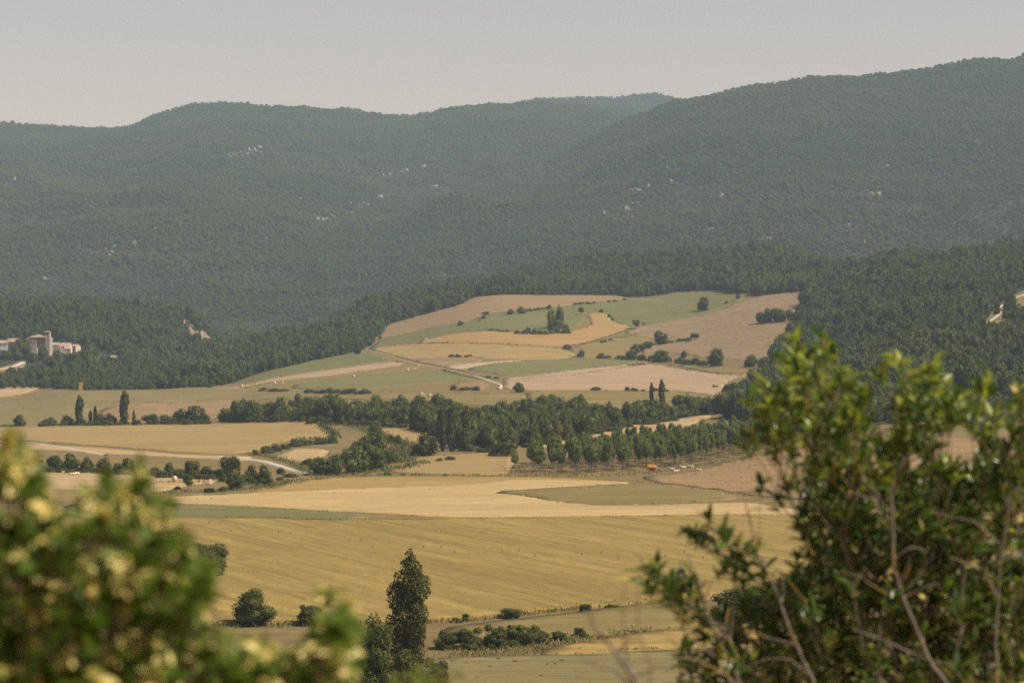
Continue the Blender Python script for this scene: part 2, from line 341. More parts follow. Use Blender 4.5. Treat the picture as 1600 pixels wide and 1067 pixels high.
# ------------------------------------------------------------------ the ground sheet
ys = [-120.0]
while ys[-1] < 8600:
    y = ys[-1]; ys.append(y + (4 if y < 500 else min(4 + (y - 500) * 0.0045, 26)))
ys = np.array(ys); ss = np.linspace(-0.62, 0.62, 430)
GY, GS = np.meshgrid(ys, ss, indexing='ij'); GX = GS * (GY + 420)
GZ = height(GX, GY)
nr, nc = GX.shape
idx = np.arange(nr * nc).reshape(nr, nc)
fc = np.stack([idx[:-1, :-1], idx[:-1, 1:], idx[1:, 1:], idx[1:, :-1]], -1).reshape(-1, 4)
cx = GX.ravel()[fc].mean(1); cy = GY.ravel()[fc].mean(1)
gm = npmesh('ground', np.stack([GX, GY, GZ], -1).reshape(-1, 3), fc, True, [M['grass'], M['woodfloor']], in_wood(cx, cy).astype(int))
tag(link('ground', gm), 'rolling valley floor and hills under the fields and woods', kind='structure')

# ------------------------------------------------------------------ fields, each its own raised sheet of crop
layer = [0]
FIELDS = []
def resample(P, step, jit=0.0, seed=0):
    out = []
    n = len(P)
    for i in range(n):
        a, b = P[i], P[(i + 1) % n]
        k = max(1, int((b - a).length / step))
        for j in range(k):
            q = a.lerp(b, j / k); out.append(q)
    if jit:
        out = [Vector((q.x + jit * 2 * float(fbm(q.x / 9, q.y / 9, 2, 3 + seed)), q.y + jit * 5 * float(fbm(q.x / 9 + 50, q.y / 9, 2, 4 + seed)))) for q in out]
    return out
def smooth_closed(P, it=1):
    for _ in range(it):
        Q = []
        n = len(P)
        for i in range(n):
            a, b = P[i], P[(i + 1) % n]
            Q += [a.lerp(b, 0.25), a.lerp(b, 0.75)]
        P = Q
    return P
def field(name, pix, mat, label, ymax=None, hgt=0.10, step=7.0, smooth=1):
    W = [ground(u, v, ymax) for u, v in pix]
    P = smooth_closed([Vector((w.x, w.y)) for w in W], smooth)
    P = resample(P, step, 1.7, len(FIELDS))
    x0 = min(p.x for p in P); x1 = max(p.x for p in P); y0 = min(p.y for p in P); y1 = max(p.y for p in P)
    g = max(6.0, math.sqrt((x1 - x0) * (y1 - y0) / 2600))
    gx, gy = np.meshgrid(np.arange(x0, x1, g), np.arange(y0, y1, g)); gx = gx.ravel(); gy = gy.ravel()
    k = inpoly(gx, gy, [(p.x, p.y) for p in P])
    inner = [Vector((a, b)) for a, b in zip(gx[k], gy[k])]
    n = len(P)
    vs, es, fs, _, _, _ = delaunay_2d_cdt(P + inner, [(i, (i + 1) % n) for i in range(n)], [list(range(n))], 1, 1e-4)
    X = np.array([[v.x, v.y] for v in vs]); layer[0] += 1
    off = hgt + 0.005 * (layer[0] % 40)
    Z = height(X[:, 0], X[:, 1]) + off
    bm = bmesh.new()
    bv = [bm.verts.new((a[0], a[1], z)) for a, z in zip(X, Z)]
    for f in fs:
        if len(f) >= 3:
            try: bm.faces.new([bv[i] for i in f])
            except ValueError: pass
    bmesh.ops.recalc_face_normals(bm, faces=bm.faces)
    for f in bm.faces:
        if f.normal.z < 0: f.normal_flip()
        f.smooth = True
    be = [e for e in bm.edges if e.is_boundary]
    r = bmesh.ops.extrude_edge_only(bm, edges=be)
    for v in r['geom']:
        if isinstance(v, bmesh.types.BMVert): v.co.z -= off + 0.4
    me = bpy.data.meshes.new(name); bm.to_mesh(me); bm.free()
    o = link(name, me, M[mat]); tag(o, label, kind='structure')
    FIELDS.append((o, mat, P, off))
    return P
def Z(ox, oy, k, pts): return [(ox + a * k, oy + b * k) for a, b in pts]
q = .25
field('tan_field', [(744, 463), (812, 461), (912, 461), (970, 462), (981, 467), (925, 472), (887, 478), (860, 481), (762, 490), (750, 494), (725, 504), (697, 508), (657, 515), (600, 529), (588, 527), (600, 510), (620, 503), (650, 494), (682, 485), (717, 477)], 'tan', 'tan pasture at the top of the hill under the wood', 2650)
field('green_field', [(600, 530), (657, 516), (725, 505), (752, 494), (860, 482), (925, 473), (985, 467), (1060, 458), (1125, 455), (1145, 460), (1175, 463), (1110, 490), (1025, 506), (985, 512), (965, 508), (940, 490), (912, 488), (915, 505), (880, 517), (800, 519), (762, 516), (700, 521), (660, 533), (600, 541), (572, 546), (590, 535)], 'green', 'green field running across the upper hillside', 2650)
field('striped_field', Z(900, 440, q, [(395, 272), (700, 222), (850, 192), (1100, 102), (1300, 66), (1430, 60), (1440, 100), (1400, 180), (1375, 230), (1345, 330), (1245, 420), (1230, 482), (1150, 492), (960, 490), (820, 480), (650, 450), (480, 440), (390, 445), (480, 360), (330, 330), (300, 320)]), 'stripe', 'brown striped fallow field on the upper right hillside', 2650)
field('orange_field', Z(600, 440, q, [(1250, 200), (1380, 192), (1430, 255), (1540, 280), (1540, 292), (1400, 340), (1200, 395), (1080, 408), (880, 405), (600, 385), (350, 388), (200, 390), (250, 365), (450, 325), (650, 313), (800, 322), (1000, 330), (1150, 310), (1300, 275), (1290, 240)]), 'orange', 'curved orange wheat field on the hillside', 2600)
field('yellow_field', [(895, 541), (950, 528), (985, 524), (1012, 525), (1020, 529), (1000, 538), (992, 548), (972, 553), (938, 560), (900, 561), (885, 550)], 'olive', 'olive yellow field beside the hillside hedge', 2400)
field('ochre_field', Z(600, 440, q, [(-100, 425), (0, 405), (200, 393), (400, 387), (600, 389), (880, 409), (1050, 413), (1150, 427), (1210, 467), (1100, 482), (900, 489), (700, 488), (550, 472), (420, 470), (170, 490), (100, 480), (0, 455)]), 'ochre', 'ochre wheat field below the orange field', 2400)
field('stubble_strip', Z(600, 440, q, [(170, 497), (420, 474), (550, 476), (640, 495), (500, 513), (350, 531), (250, 516)]), 'tan', 'narrow tan strip beside the hill track', 2300)
field('white_strip', Z(600, 440, q, [(345, 536), (500, 515), (700, 495), (900, 490), (780, 506), (600, 531), (450, 549)]), 'white', 'narrow white ploughed strip on the hillside', 2300)
field('green_strip', Z(600, 440, q, [(480, 551), (700, 508), (950, 492), (1250, 482), (1500, 491), (1620, 496), (1620, 515), (1400, 529), (1200, 549), (1000, 574), (850, 589), (740, 589), (650, 566)]), 'green2', 'sage green strip above the pale ploughed field', 2200)
field('ploughed_field', Z(900, 440, q, [(-460, 605), (-350, 595), (-200, 578), (0, 548), (200, 530), (300, 521), (430, 515), (600, 530), (750, 560), (900, 581), (1150, 581), (1200, 590), (950, 601), (940, 680), (880, 716), (700, 690), (600, 680), (0, 675), (-300, 680), (-480, 670), (-450, 640)]), 'pink', 'large pale pinkish ploughed field on the lower hillside', 2100)
field('wheat_strip', Z(900, 440, q, [(540, 511), (800, 524), (1250, 558), (1270, 580), (1000, 579), (850, 570), (720, 545), (600, 525)]), 'olive', 'olive wheat strip along the right hedge', 2100)
field('green_slope', Z(300, 440, q, [(360, 576), (600, 531), (830, 472), (960, 442), (1010, 441), (1110, 446), (1270, 494), (1100, 509), (850, 549), (500, 600), (250, 641), (150, 656), (280, 622)]), 'green', 'green slope under the wooded spur', 2450)
field('pale_strip', Z(300, 440, q, [(160, 666), (500, 605), (850, 552), (1150, 511), (1280, 501), (1350, 521), (1100, 551), (850, 590), (600, 611), (400, 640), (260, 669)]), 'pink', 'long pale strip on the left hillside', 2300)
field('tan_strip', Z(300, 440, q, [(265, 670), (600, 613), (850, 592), (1100, 553), (1350, 525), (1450, 545), (1150, 580), (900, 601), (650, 640), (600, 668), (400, 676)]), 'olive', 'tan strip with bales on the left hillside', 2200)
field('sage_field', Z(300, 440, q, [(600, 669), (650, 641), (900, 602), (1150, 582), (1470, 550), (1700, 590), (1750, 612), (1500, 638), (1200, 655), (1050, 672), (800, 676)]), 'green2', 'sage green field beside the hill track', 2100)
field('brown_strip', Z(600, 440, q, [(420, 640), (560, 622), (660, 640), (640, 668), (560, 680), (420, 684)]), 'tan', 'small brown strip under the hill track', 1900)
field('streaky_field', [(-60, 634), (40, 622), (110, 612), (170, 607), (230, 606), (300, 605), (420, 608), (560, 613), (690, 612), (815, 616), (818, 621), (690, 621), (540, 622), (370, 624), (250, 630), (150, 637), (130, 655), (60, 664), (-60, 668)], 'streak', 'streaky green and tan field behind the left poplars', 1780)
field('tan_field', [(155, 638), (210, 632), (260, 629), (362, 624), (368, 632), (345, 656), (215, 662), (160, 655)], 'tan', 'tan patch between the left poplars and the wooded belt', 1650)
field('stubble_field', [(-60, 597), (0, 598), (66, 605), (50, 612), (0, 620), (-60, 626)], 'stub2', 'small pale stubble field at the left edge', 1950)
field('pasture', Z(600, 440, q, [(-500, 712), (0, 702), (870, 700), (890, 735), (925, 790), (800, 800), (600, 780), (300, 745), (-300, 745)]), 'olive', 'dry pasture behind the long wooded belt', 1600)
field('wheat_field', Z(900, 440, q, [(-330, 684), (0, 680), (400, 684), (600, 690), (872, 716), (850, 745), (640, 720), (420, 790), (290, 815), (250, 800), (0, 800), (-280, 760)]), 'olive', 'olive wheat field below the ploughed field', 1600)
field('wheat_field', [(-60, 668), (60, 666), (225, 664), (400, 659), (470, 657), (497, 660), (521, 680), (516, 687), (470, 685), (425, 693), (392, 708), (300, 709), (200, 700), (50, 690), (-60, 682)], 'ochre', 'large domed wheat field at mid left', 1450)
field('wheat_field', [(505, 658), (560, 664), (672, 668), (676, 672), (640, 694), (618, 690), (590, 676), (530, 664)], 'ochre', 'small wheat field between the clumps of trees', 1450)
field('wheat_strip', [(-60, 692), (50, 694), (200, 704), (300, 712), (390, 712), (395, 722), (300, 716), (200, 712), (60, 702), (-60, 700)], 'stub2', 'straw strip along the white farm track', 1300)
field('stubble_field', [(-60, 736), (45, 737), (137, 737), (250, 742), (350, 748), (345, 753), (300, 757), (240, 771), (45, 762), (-60, 764)], 'stub2', 'pale stubble field below the left hedge', 1100)
field('stubble_field', Z(300, 640, q, [(480, 292), (620, 251), (700, 244), (865, 253), (850, 285), (700, 328), (500, 310)]), 'stub2', 'small mound of stubble beside the round clump', 1250)
field('wheat_strip', [(815, 697), (830, 685), (880, 674), (960, 664), (1050, 655), (1108, 648), (1112, 652), (1080, 664), (1000, 676), (900, 692), (840, 700)], 'stub2', 'pale wheat strip behind the young poplar plantation', 1350)
field('wheat_field', [(590, 731), (640, 716), (700, 711), (790, 704), (806, 712), (800, 730), (790, 742), (700, 742), (620, 740)], 'ochre', 'wheat field in front of the dark poplars', 1150)
field('ploughed_field', [(985, 748), (1060, 740), (1150, 718), (1250, 700), (1400, 682), (1600, 688), (1750, 690), (1750, 790), (1400, 788), (1200, 778), (1110, 764)], 'weedy', 'weedy brown field with cattle at right', 1100)
field('barley_field', [(240, 780), (390, 770), (450, 755), (525, 746), (625, 745), (700, 745), (830, 746), (960, 752), (960, 765), (700, 765), (550, 770), (425, 776), (240, 783)], 'gold2', 'yellow barley strip across the valley', 1050)
field('stubble_field', [(240, 778), (375, 772), (475, 767), (600, 762), (700, 759), (790, 750), (925, 751), (1000, 755), (925, 759), (831, 764), (756, 770), (812, 774), (869, 785), (944, 791), (1040, 789), (1150, 785), (1190, 789), (1262, 800), (1300, 806), (1075, 804), (925, 808), (700, 810), (575, 802), (475, 797), (388, 792), (240, 786)], 'stub', 'broad pale stubble field across the valley', 1000)
field('green_wedge', Z(700, 620, .375, [(170, 398), (400, 383), (800, 362), (900, 365), (1100, 390), (1250, 425), (1000, 441), (680, 456), (450, 441), (330, 412)]), 'olive', 'olive wedge set into the pale stubble', 1000)
field('green_strip', [(100, 785), (240, 787), (300, 789), (388, 793), (475, 799), (575, 804), (580, 812), (500, 814), (400, 810), (300, 810), (100, 812)], 'green2', 'sage green strip below the pale stubble', 850)
field('golden_field', [(-150, 815), (100, 814), (300, 811), (400, 812), (500, 816), (580, 814), (700, 813), (900, 810), (1100, 807), (1300, 808), (1750, 812), (1750, 930), (1300, 925), (1100, 937), (900, 952), (830, 958), (690, 972), (470, 976), (330, 978), (-150, 985)], 'gold', 'wide golden wheat field filling the valley floor', 800, 0.4)
field('ley_strip', [(680, 985), (760, 975), (860, 960), (1000, 945), (1200, 935), (1200, 970), (1010, 985), (870, 1000), (700, 1000)], 'olive', 'olive ley strip behind the near hedge', 600)
field('oat_strip', [(846, 1021), (925, 1006), (1020, 990), (1300, 975), (1300, 1010), (1060, 1016), (900, 1027), (850, 1027)], 'gold2', 'orange oat strip by the near hedge', 500, 0.5)
field('grass_field', [(560, 1050), (720, 1032), (850, 1031), (1060, 1020), (1300, 1015), (1300, 1090), (560, 1100)], 'seed', 'pale seeding grass field nearest the camera', 500, 0.6)

# ------------------------------------------------------------------ tracks
def ribbon(name, pix, width, mat, label, ymax=None, off=0.5):
    W = [ground(u, v, ymax) for u, v in pix]
    P = [Vector((w.x, w.y)) for w in W]
    Q = []
    for i in range(len(P) - 1):
        p0 = P[max(i - 1, 0)]; p1 = P[i]; p2 = P[i + 1]; p3 = P[min(i + 2, len(P) - 1)]
        k = max(2, int((p2 - p1).length / 5))
        for j in range(k):
            t = j / k
            Q.append(0.5 * ((2 * p1) + (p2 - p0) * t + (2 * p0 - 5 * p1 + 4 * p2 - p3) * t * t + (3 * p1 - p0 - 3 * p2 + p3) * t ** 3))
    Q.append(P[-1])
    vs = []; fs = []
    for i, p in enumerate(Q):
        d = (Q[min(i + 1, len(Q) - 1)] - Q[max(i - 1, 0)]).normalized(); nn = Vector((-d.y, d.x))
        w = width * (0.85 + 0.5 * abs(float(fbm(p.x / 15, p.y / 15, 2, 9))))
        for s in (-1, 1):
            a = p + nn * s * w / 2; vs.append((a.x, a.y, float(height(a.x, a.y)) + off))
        for s in (-1, 1):
            a = p + nn * s * (w / 2 + 0.5); vs.append((a.x, a.y, float(height(a.x, a.y)) - 0.2))
        if i:
            k = 4 * i
            fs += [(k - 4, k - 3, k + 1, k), (k - 2, k - 4, k, k + 2), (k - 3, k - 1, k + 3, k + 1)]
    o = link(name, npmesh(name, vs, fs, True), M[mat]); return tag(o, label, kind='structure')
ribbon('farm_track', [(-60, 688), (20, 691), (50, 693), (95, 700), (130, 706), (165, 712)], 1.8, 'track', 'thin white farm track across the mid left fields', 1300)
ribbon('farm_track', [(338, 714), (360, 716), (385, 718), (415, 723), (445, 732), (468, 739), (482, 742)], 3.0, 'track', 'white gravel farm track curving to the central clump', 1300)
ribbon('farm_track', [(572, 547), (600, 554), (640, 566), (680, 575), (720, 583), (745, 589)], 1.3, 'dirt', 'dirt track climbing the hillside', 2400, .45)
ribbon('farm_track', [(740, 588), (748, 590), (768, 597), (783, 603), (779, 608)], 1.7, 'track', 'pale bend of the farm track at the foot of the hillside', 2400, .6)
field('scrub_clearing', [(1435, 540), (1470, 520), (1530, 505), (1556, 480), (1580, 460), (1640, 440), (1640, 480), (1590, 494), (1574, 520), (1540, 530), (1480, 538)], 'grass', 'dry scrub clearing around the path on the wooded right hill', 2300)
field('village_bank', [(-60, 580), (0, 576), (36, 562), (40, 572), (22, 582), (0, 590), (-60, 594)], 'tan', 'brown bank below the village road', 2200)
ribbon('hill_path', [(1536, 507), (1550, 500), (1562, 490), (1561, 482), (1575, 472), (1600, 461), (1650, 448)], 2.2, 'track', 'bare path up the wooded hill at right', 2300)
ribbon('village_road', [(-40, 580), (0, 577), (20, 573), (36, 566)], 5.0, 'track', 'pale road below the village', 2200)

# ------------------------------------------------------------------ trees: normalised meshes (1 wide, 1 high)
ICO = {}
def ico(sub):
    if sub not in ICO:
        b = bmesh.new(); bmesh.ops.create_icosphere(b, subdivisions=sub, radius=1)
        b.verts.ensure_lookup_table()
        ICO[sub] = (np.array([v.co[:] for v in b.verts]), np.array([[v.index for v in f.verts] for f in b.faces])); b.free()
    return ICO[sub]
def cards(lobes, n, size, r, up=0.25, jit=0.5):
    """leaf clumps on the surface of lobes; each a small kinked pair of faces"""
    lobes = np.array(lobes); w = lobes[:, 3] * lobes[:, 4]; w = w / w.sum()
    k = r.choice(len(lobes), n, p=w)
    d = r.normal(size=(n, 3)); d[:, 2] += up; d /= np.linalg.norm(d, axis=1)[:, None]
    rad = lobes[k][:, 3:6] * (0.82 + 0.30 * r.random((n, 1)))
    c = lobes[k][:, :3] + d * rad
    nn = d + r.normal(size=(n, 3)) * jit; nn /= np.linalg.norm(nn, axis=1)[:, None]
    t = np.cross(nn, r.normal(size=(n, 3))); t /= np.linalg.norm(t, axis=1)[:, None]; b = np.cross(nn, t)
    s = size * (0.55 + 0.9 * r.random((n, 1)))
    a = s * (0.55 + 0.4 * r.random((n, 1)))
    p0 = c - t * s; p1 = c + b * a + nn * s * 0.22; p2 = c + t * s; p3 = c - b * a + nn * s * 0.22
    Vv = np.stack([p0, p1, p2, p3], 1).reshape(-1, 3)
    i = np.arange(n)[:, None] * 4
    return Vv, np.concatenate([i + [0, 1, 2], i + [0, 2, 3]], 0)
def crown_mesh(name, lobes, n, size, seed, mat, aspect=1.0, core=0.70, up=0.25):
    """lobes (x,y,z,rx,ry,rz) in a space whose z is stretched by aspect when placed"""
    r = np.random.default_rng(seed)
    L = np.array(lobes, float).copy()
    L[:, 2] *= aspect; L[:, 5] *= aspect                   # work in true proportions, then squash back
    Vs, Fs = [], []; base = 0
    v, f = cards(L, n, size, r, up); Vs.append(v); Fs.append(f); base += len(v)
    iv, jf = ico(2 if n > 900 else 1)
    for l in L:
        p = iv * l[3:6] * core
        p = p * (1 + 0.30 * (r.random((len(p), 1)) - 0.5)) + l[:3]
        Vs.append(p); Fs.append(jf + base); base += len(p)
    Vv = np.concatenate(Vs); Vv[:, 2] /= aspect
    return npmesh(name, Vv, np.concatenate(Fs), False, [M[mat]])
def tube(pts, rad, sides=6):
    Vv, Fv = [], []
    pts = [Vector(p) for p in pts]
    for i, p in enumerate(pts):
        d = (pts[min(i + 1, len(pts) - 1)] - pts[max(i - 1, 0)]).normalized()
        a = d.orthogonal().normalized(); b = d.cross(a)
        for j in range(sides):
            t = 2 * math.pi * j / sides
            Vv.append(p + (a * math.cos(t) + b * math.sin(t)) * rad[i])
        if i:
            k = (i - 1) * sides
            for j in range(sides):
                Fv.append((k + j, k + (j + 1) % sides, k + sides + (j + 1) % sides, k + sides + j))
    return Vv, Fv
def tubes_mesh(name, items, mat, sides=6):
    Vv, Fv = [], []
    for pts, rad in items:
        v, f = tube(pts, rad, sides); k = len(Vv); Vv += v; Fv += [tuple(i + k for i in g) for g in f]
    return npmesh(name, [tuple(v) for v in Vv], Fv, True, [mat])
def trunk_mesh(name, r, top=0.55, rad=0.035, limbs=4, aspect=1.0, spread=0.22):
    it = [([(0, 0, -0.03), (r.uniform(-.01, .01), r.uniform(-.01, .01), top * 0.5), (r.uniform(-.02, .02), r.uniform(-.02, .02), top)], [rad * 1.25, rad * 0.85, rad * 0.45])]
    for i in range(limbs):
        a = 6.28 * i / limbs + r.uniform(-.4, .4); z0 = top * r.uniform(0.45, 0.85)
        it.append(([(0, 0, z0), (spread * .5 * math.cos(a), spread * .5 * math.sin(a), z0 + .10), (spread * math.cos(a), spread * math.sin(a), z0 + .22)], [rad * .5, rad * .35, rad * .15]))
    return tubes_mesh(name, it, M['bark'])
KIND = {}
def add_kind(key, crown, trunk): KIND.setdefault(key, []).append((crown, trunk))
def ell_lobes(r, n, z0, z1, rr=0.30, w=0.5, squash=1.0, top_bias=0.5):
    """lobes filling an ellipsoid between z0 and z1"""
    L = []; zc = (z0 + z1) / 2; hz = (z1 - z0) / 2
    L.append((0, 0, zc, w * .62, w * .62, hz * .72))
    for i in range(n):
        while True:
            p = np.array([r.uniform(-1, 1), r.uniform(-1, 1), r.uniform(-1, 1)])
            if .35 < np.linalg.norm(p) < 1: break
        s = rr * r.uniform(.6, 1.15)
        L.append((p[0] * (w - s * .6), p[1] * (w - s * .6), zc + p[2] * (hz - s * squash * .65), s, s, s * squash))
    return L
for i in range(7):
    r = random.Random(100 + i)
    add_kind('round', crown_mesh('crown_round', ell_lobes(r, 15, -.22, 1.0, .25), 1700, .042, 200 + i, 'oak', 1.0), trunk_mesh('trunk_round', r, .6, .035))
    add_kind('ash', crown_mesh('crown_ash', ell_lobes(r, 14, -.20, 1.0, .24, squash=1.1), 1700, .042, 230 + i, 'oak2', 1.15), trunk_mesh('trunk_ash', r, .6, .03))
    add_kind('lolly', crown_mesh('crown_lolly', ell_lobes(r, 9, .30, 1.0, .24), 1200, .045, 250 + i, 'oak', 1.2), trunk_mesh('trunk_lolly', r, .6, .035))
    add_kind('bush', crown_mesh('crown_bush', ell_lobes(r, 10, -.45, 1.0, .30), 1200, .05, 260 + i, 'bushy', 0.8), trunk_mesh('trunk_bush', r, .35, .03, 5))
    add_kind('young', crown_mesh('crown_young', ell_lobes(r, 11, .30, 1.0, .21, squash=.62), 1100, .048, 300 + i, 'plant', 1.7, core=.66), trunk_mesh('trunk_young', r, .8, .022, 5))
    L = []
    for k in range(17):
        z = .06 + .90 * k / 16; w = .36 * min(1, .55 + z * 2.2) * min(1, (1.03 - z) * 3.2)
        a = r.uniform(0, 6.28); s = w * r.uniform(.65, .9)
        L.append((math.cos(a) * (.48 - s) * .4 * min(1, w / .3), math.sin(a) * (.48 - s) * .4 * min(1, w / .3), z, s * 1.05, s * 1.05, s * .36))
    add_kind('column', crown_mesh('crown_column', L, 1700, .085, 330 + i, 'poplar', 3.2, up=.5), trunk_mesh('trunk_column', r, .7, .04, 3))
    L = []
    for k in range(12):
        z = .05 + .9 * k / 11; w = .46 * (1.02 - z) ** .75 + .05; a = r.uniform(0, 6.28)
        L.append((math.cos(a) * w * .25, math.sin(a) * w * .25, z, w * .85, w * .85, .10))
    add_kind('cone', crown_mesh('crown_cone', L, 900, .07, 350 + i, 'bushy', 2.4), trunk_mesh('trunk_cone', r, .6, .04, 2))
for i in range(7):
    r = random.Random(500 + i)
    add_kind('nround', crown_mesh('crown_near_round', ell_lobes(r, 26, -.22, 1.0, .19), 7500, .019, 600 + i, 'oak', 1.0), trunk_mesh('trunk_near_round', r, .6, .03))
    add_kind('nbush', crown_mesh('crown_near_bush', ell_lobes(r, 22, -.40, 1.0, .20), 6500, .021, 620 + i, 'bushy', 0.8), trunk_mesh('trunk_near_bush', r, .35, .02, 5))
NAMES = {'nround': 'oak_tree', 'nbush': 'shrub', 'round': 'oak_tree', 'ash': 'leafy_tree', 'lolly': 'small_tree', 'bush': 'shrub', 'young': 'plantation_poplar', 'column': 'poplar_tree', 'cone': 'small_cypress'}
CATS = {'bush': 'shrub', 'nbush': 'shrub'}
FIRST = {}
def put_tree(kind, P, hm, wm, label, group=None, variant=None):
    cr, tr = KIND[kind][rng.randrange(7) if variant is None else variant]
    sink = 0.02 * hm
    o = empty(NAMES[kind], (P.x, P.y, P.z - sink), rng.uniform(0, 6.28), (wm, wm * rng.uniform(.85, 1.1), hm))
    c = link('crown', cr, None, o); t = link('trunk', tr, None, o)
    tag(o, label, CATS.get(kind, 'tree'), group)
    FIRST.setdefault((kind, cr.name), c)
    return o
def tree(kind, u, v, hp, wp, label, group=None, ymax=None):
    P = ground(u, v, ymax); k = P.y / F
    return put_tree(kind, P, hp * k, wp * k, label, group)

# ------------------------------------------------------------------ trees one can pick out
L0 = 'left row of poplars and bushes'
for a in [('round', 30, 666, 18, 21, 'lone round tree at the left end of the poplar row'),
          ('bush', 75, 665, 14, 24, 'rounded dark bush left of the first tall poplar'),
          ('round', 104, 665, 16, 22, 'round dark tree touching the first tall poplar on its left'),
          ('column', 124, 665, 51, 18, 'tall slim poplar, left one of the pair at mid left'),
          ('column', 141, 663, 24, 8, 'shorter thin poplar just right of the first tall poplar'),
          ('column', 149, 663, 31, 9, 'thin half height poplar between the two tall ones'),
          ('bush', 158, 664, 18, 22, 'dark bush at the foot of the thin poplars'),
          ('bush', 174, 664, 20, 22, 'dark bush left of the foot of the second tall poplar'),
          ('column', 194, 664, 58, 20, 'tallest slim poplar at mid left, right one of the pair'),
          ('cone', 209, 663, 24, 9, 'small pointed tree right beside the tallest poplar'),
          ('round', 236, 662, 17, 27, 'round bush tree alone between the poplars and the big oaks'),
          ('round', 262, 662, 15, 25, 'low oak on the left of the oak group behind the domed field'),
          ('round', 284, 661, 24, 30, 'middle oak of the group behind the domed field'),
          ('round', 306, 661, 29, 32, 'tallest oak of the group behind the domed field'),
          ('bush', 320, 661, 16, 16, 'bush on the right end of the oak group'),
          ('ash', 354, 659, 22, 26, 'olive green bushy tree at the left end of the wooded belt')]:
    tree(*a[:5], a[5], L0, 1500)
HS = 'single trees and bushes on the hillside fields'
for a in [('round', 1100, 485, 21, 23, 'lone round oak between the green field and the striped field'),
          ('lolly', 1152, 469, 10, 10, 'small tree at the edge of the upper wood by the striped field'),
          ('bush', 1136, 474, 4, 8, 'tiny bush left of the small tree by the upper wood'),
          ('bush', 1186, 461, 6, 10, 'small bush under the upper wood at the top of the striped field'),
          ('lolly', 994, 514, 15, 15, 'round tree at the right tip of the orange field'),
          ('bush', 1006, 507, 3, 5, 'tiny bush right of the round tree at the orange field'),
          ('lolly', 908, 492, 12, 10, 'small pale tree above the orange field'),
          ('bush', 940, 488, 5, 8, 'bush at the top corner of the orange field'),
          ('bush', 952, 496, 5, 6, 'bush on the right edge of the orange field'),
          ('bush', 957, 501, 4, 6, 'lowest bush on the right edge of the orange field'),
          ('ash', 861, 514, 32, 15, 'left tree of the tall dark clump above the orange field'),
          ('ash', 874, 513, 37, 16, 'tallest tree of the dark clump above the orange field'),
          ('round', 868, 516, 18, 20, 'front tree of the dark clump above the orange field'),
          ('bush', 884, 514, 9, 12, 'bush right of the dark clump above the orange field'),
          ('round', 797, 491, 10, 13, 'left round tree of the pair in the upper field hedge'),
          ('round', 815, 490, 13, 17, 'right larger round tree of the pair in the upper field hedge'),
          ('bush', 859, 483, 8, 9, 'small round tree in the upper hedge behind the tall clump'),
          ('bush', 720, 508, 7, 10, 'lone bush on the left of the green upper field'),
          ('bush', 760, 491, 4, 15, 'low bush at the left end of the upper field hedge'),
          ('bush', 755, 498, 6, 9, 'bush below the left end of the upper field hedge'),
          ('bush', 750, 501, 3, 4, 'tiny bush below the left end of the upper hedge'),
          ('bush', 885, 546, 10, 14, 'round bush at the right tip of the ochre field'),
          ('bush', 909, 558, 13, 15, 'larger round bush beside the olive yellow field'),
          ('round', 1034, 538, 23, 24, 'big round tree at the top of the hillside hedge'),
          ('lolly', 1085, 532, 12, 16, 'round tree at the right end of the short hedge in the striped field'),
          ('round', 1120, 572, 27, 38, 'widest dark oak in the hedge below the striped field'),
          ('round', 1033, 566, 22, 24, 'round oak in the middle of the lower hillside hedge'),
          ('round', 985, 562, 18, 23, 'round oak at the left of the lower hillside hedge'),
          ('lolly', 1068, 564, 16, 12, 'slim tree between the two oaks of the lower hillside hedge'),
          ('round', 1172, 573, 22, 26, 'oak right of the widest oak in the lower hedge'),
          ('round', 1190, 574, 12, 14, 'small oak near the right end of the lower hedge'),
          ('round', 812, 613, 18, 23, 'lone round tree where the hill track meets the wooded belt'),
          ('bush', 930, 610, 7, 17, 'clipped looking oval bush on the pale ploughed field edge'),
          ('round', 559, 553, 12, 14, 'small dark tree where the hill track leaves the wood'),
          ('bush', 594, 530, 6, 6, 'little bush at the wood edge below the tan pasture'),
          ('bush', 386, 589, 6, 9, 'little round bush at the left tip of the green slope'),
          ('bush', 328, 606, 7, 8, 'little bush at the far left end of the pale strip')]:
    tree(*a[:5], a[5], HS, 2650)
for u, v, h, w in [(1188, 505, 20, 16), (1199, 504, 22, 18), (1211, 503, 23, 19), (1223, 502, 22, 18), (1235, 501, 19, 14)]:
    tree('round', u, v, h, w, 'oak of the short grove standing in the striped field', 'grove in the striped field', 2600)
def row(kind, pix, hp, wp, label, group, ymax=None, step=0.7, jv=1.2):
    for i in range(len(pix) - 1):
        (u0, v0), (u1, v1) = pix[i], pix[i + 1]
        n = max(1, int(abs(u1 - u0) / (wp * step)))
        for j in range(n):
            t = (j + rng.random() * .6) / n
            tree(kind, u0 + (u1 - u0) * t, v0 + (v1 - v0) * t + rng.uniform(-jv, jv) * .5, hp * rng.uniform(.65, 1.25), wp * rng.uniform(.8, 1.3), label, group, ymax)
row('bush', [(806, 521), (850, 522), (896, 520)], 8, 12, 'shrub of the dense low hedge above the orange field', 'hedge above the orange field', 2500)
row('bush', [(768, 516), (796, 519)], 3, 9, 'tiny shrub in the thin line above the orange field', 'thin shrub line above the orange field', 2500)
row('bush', [(820, 487), (860, 482)], 4, 9, 'low shrub of the hedge between the tan and green upper fields', 'upper field hedge', 2600)
row('bush', [(898, 476), (932, 474)], 4, 8, 'small shrub of the upper hedge right of the tall clump', 'upper field hedge right end', 2600)
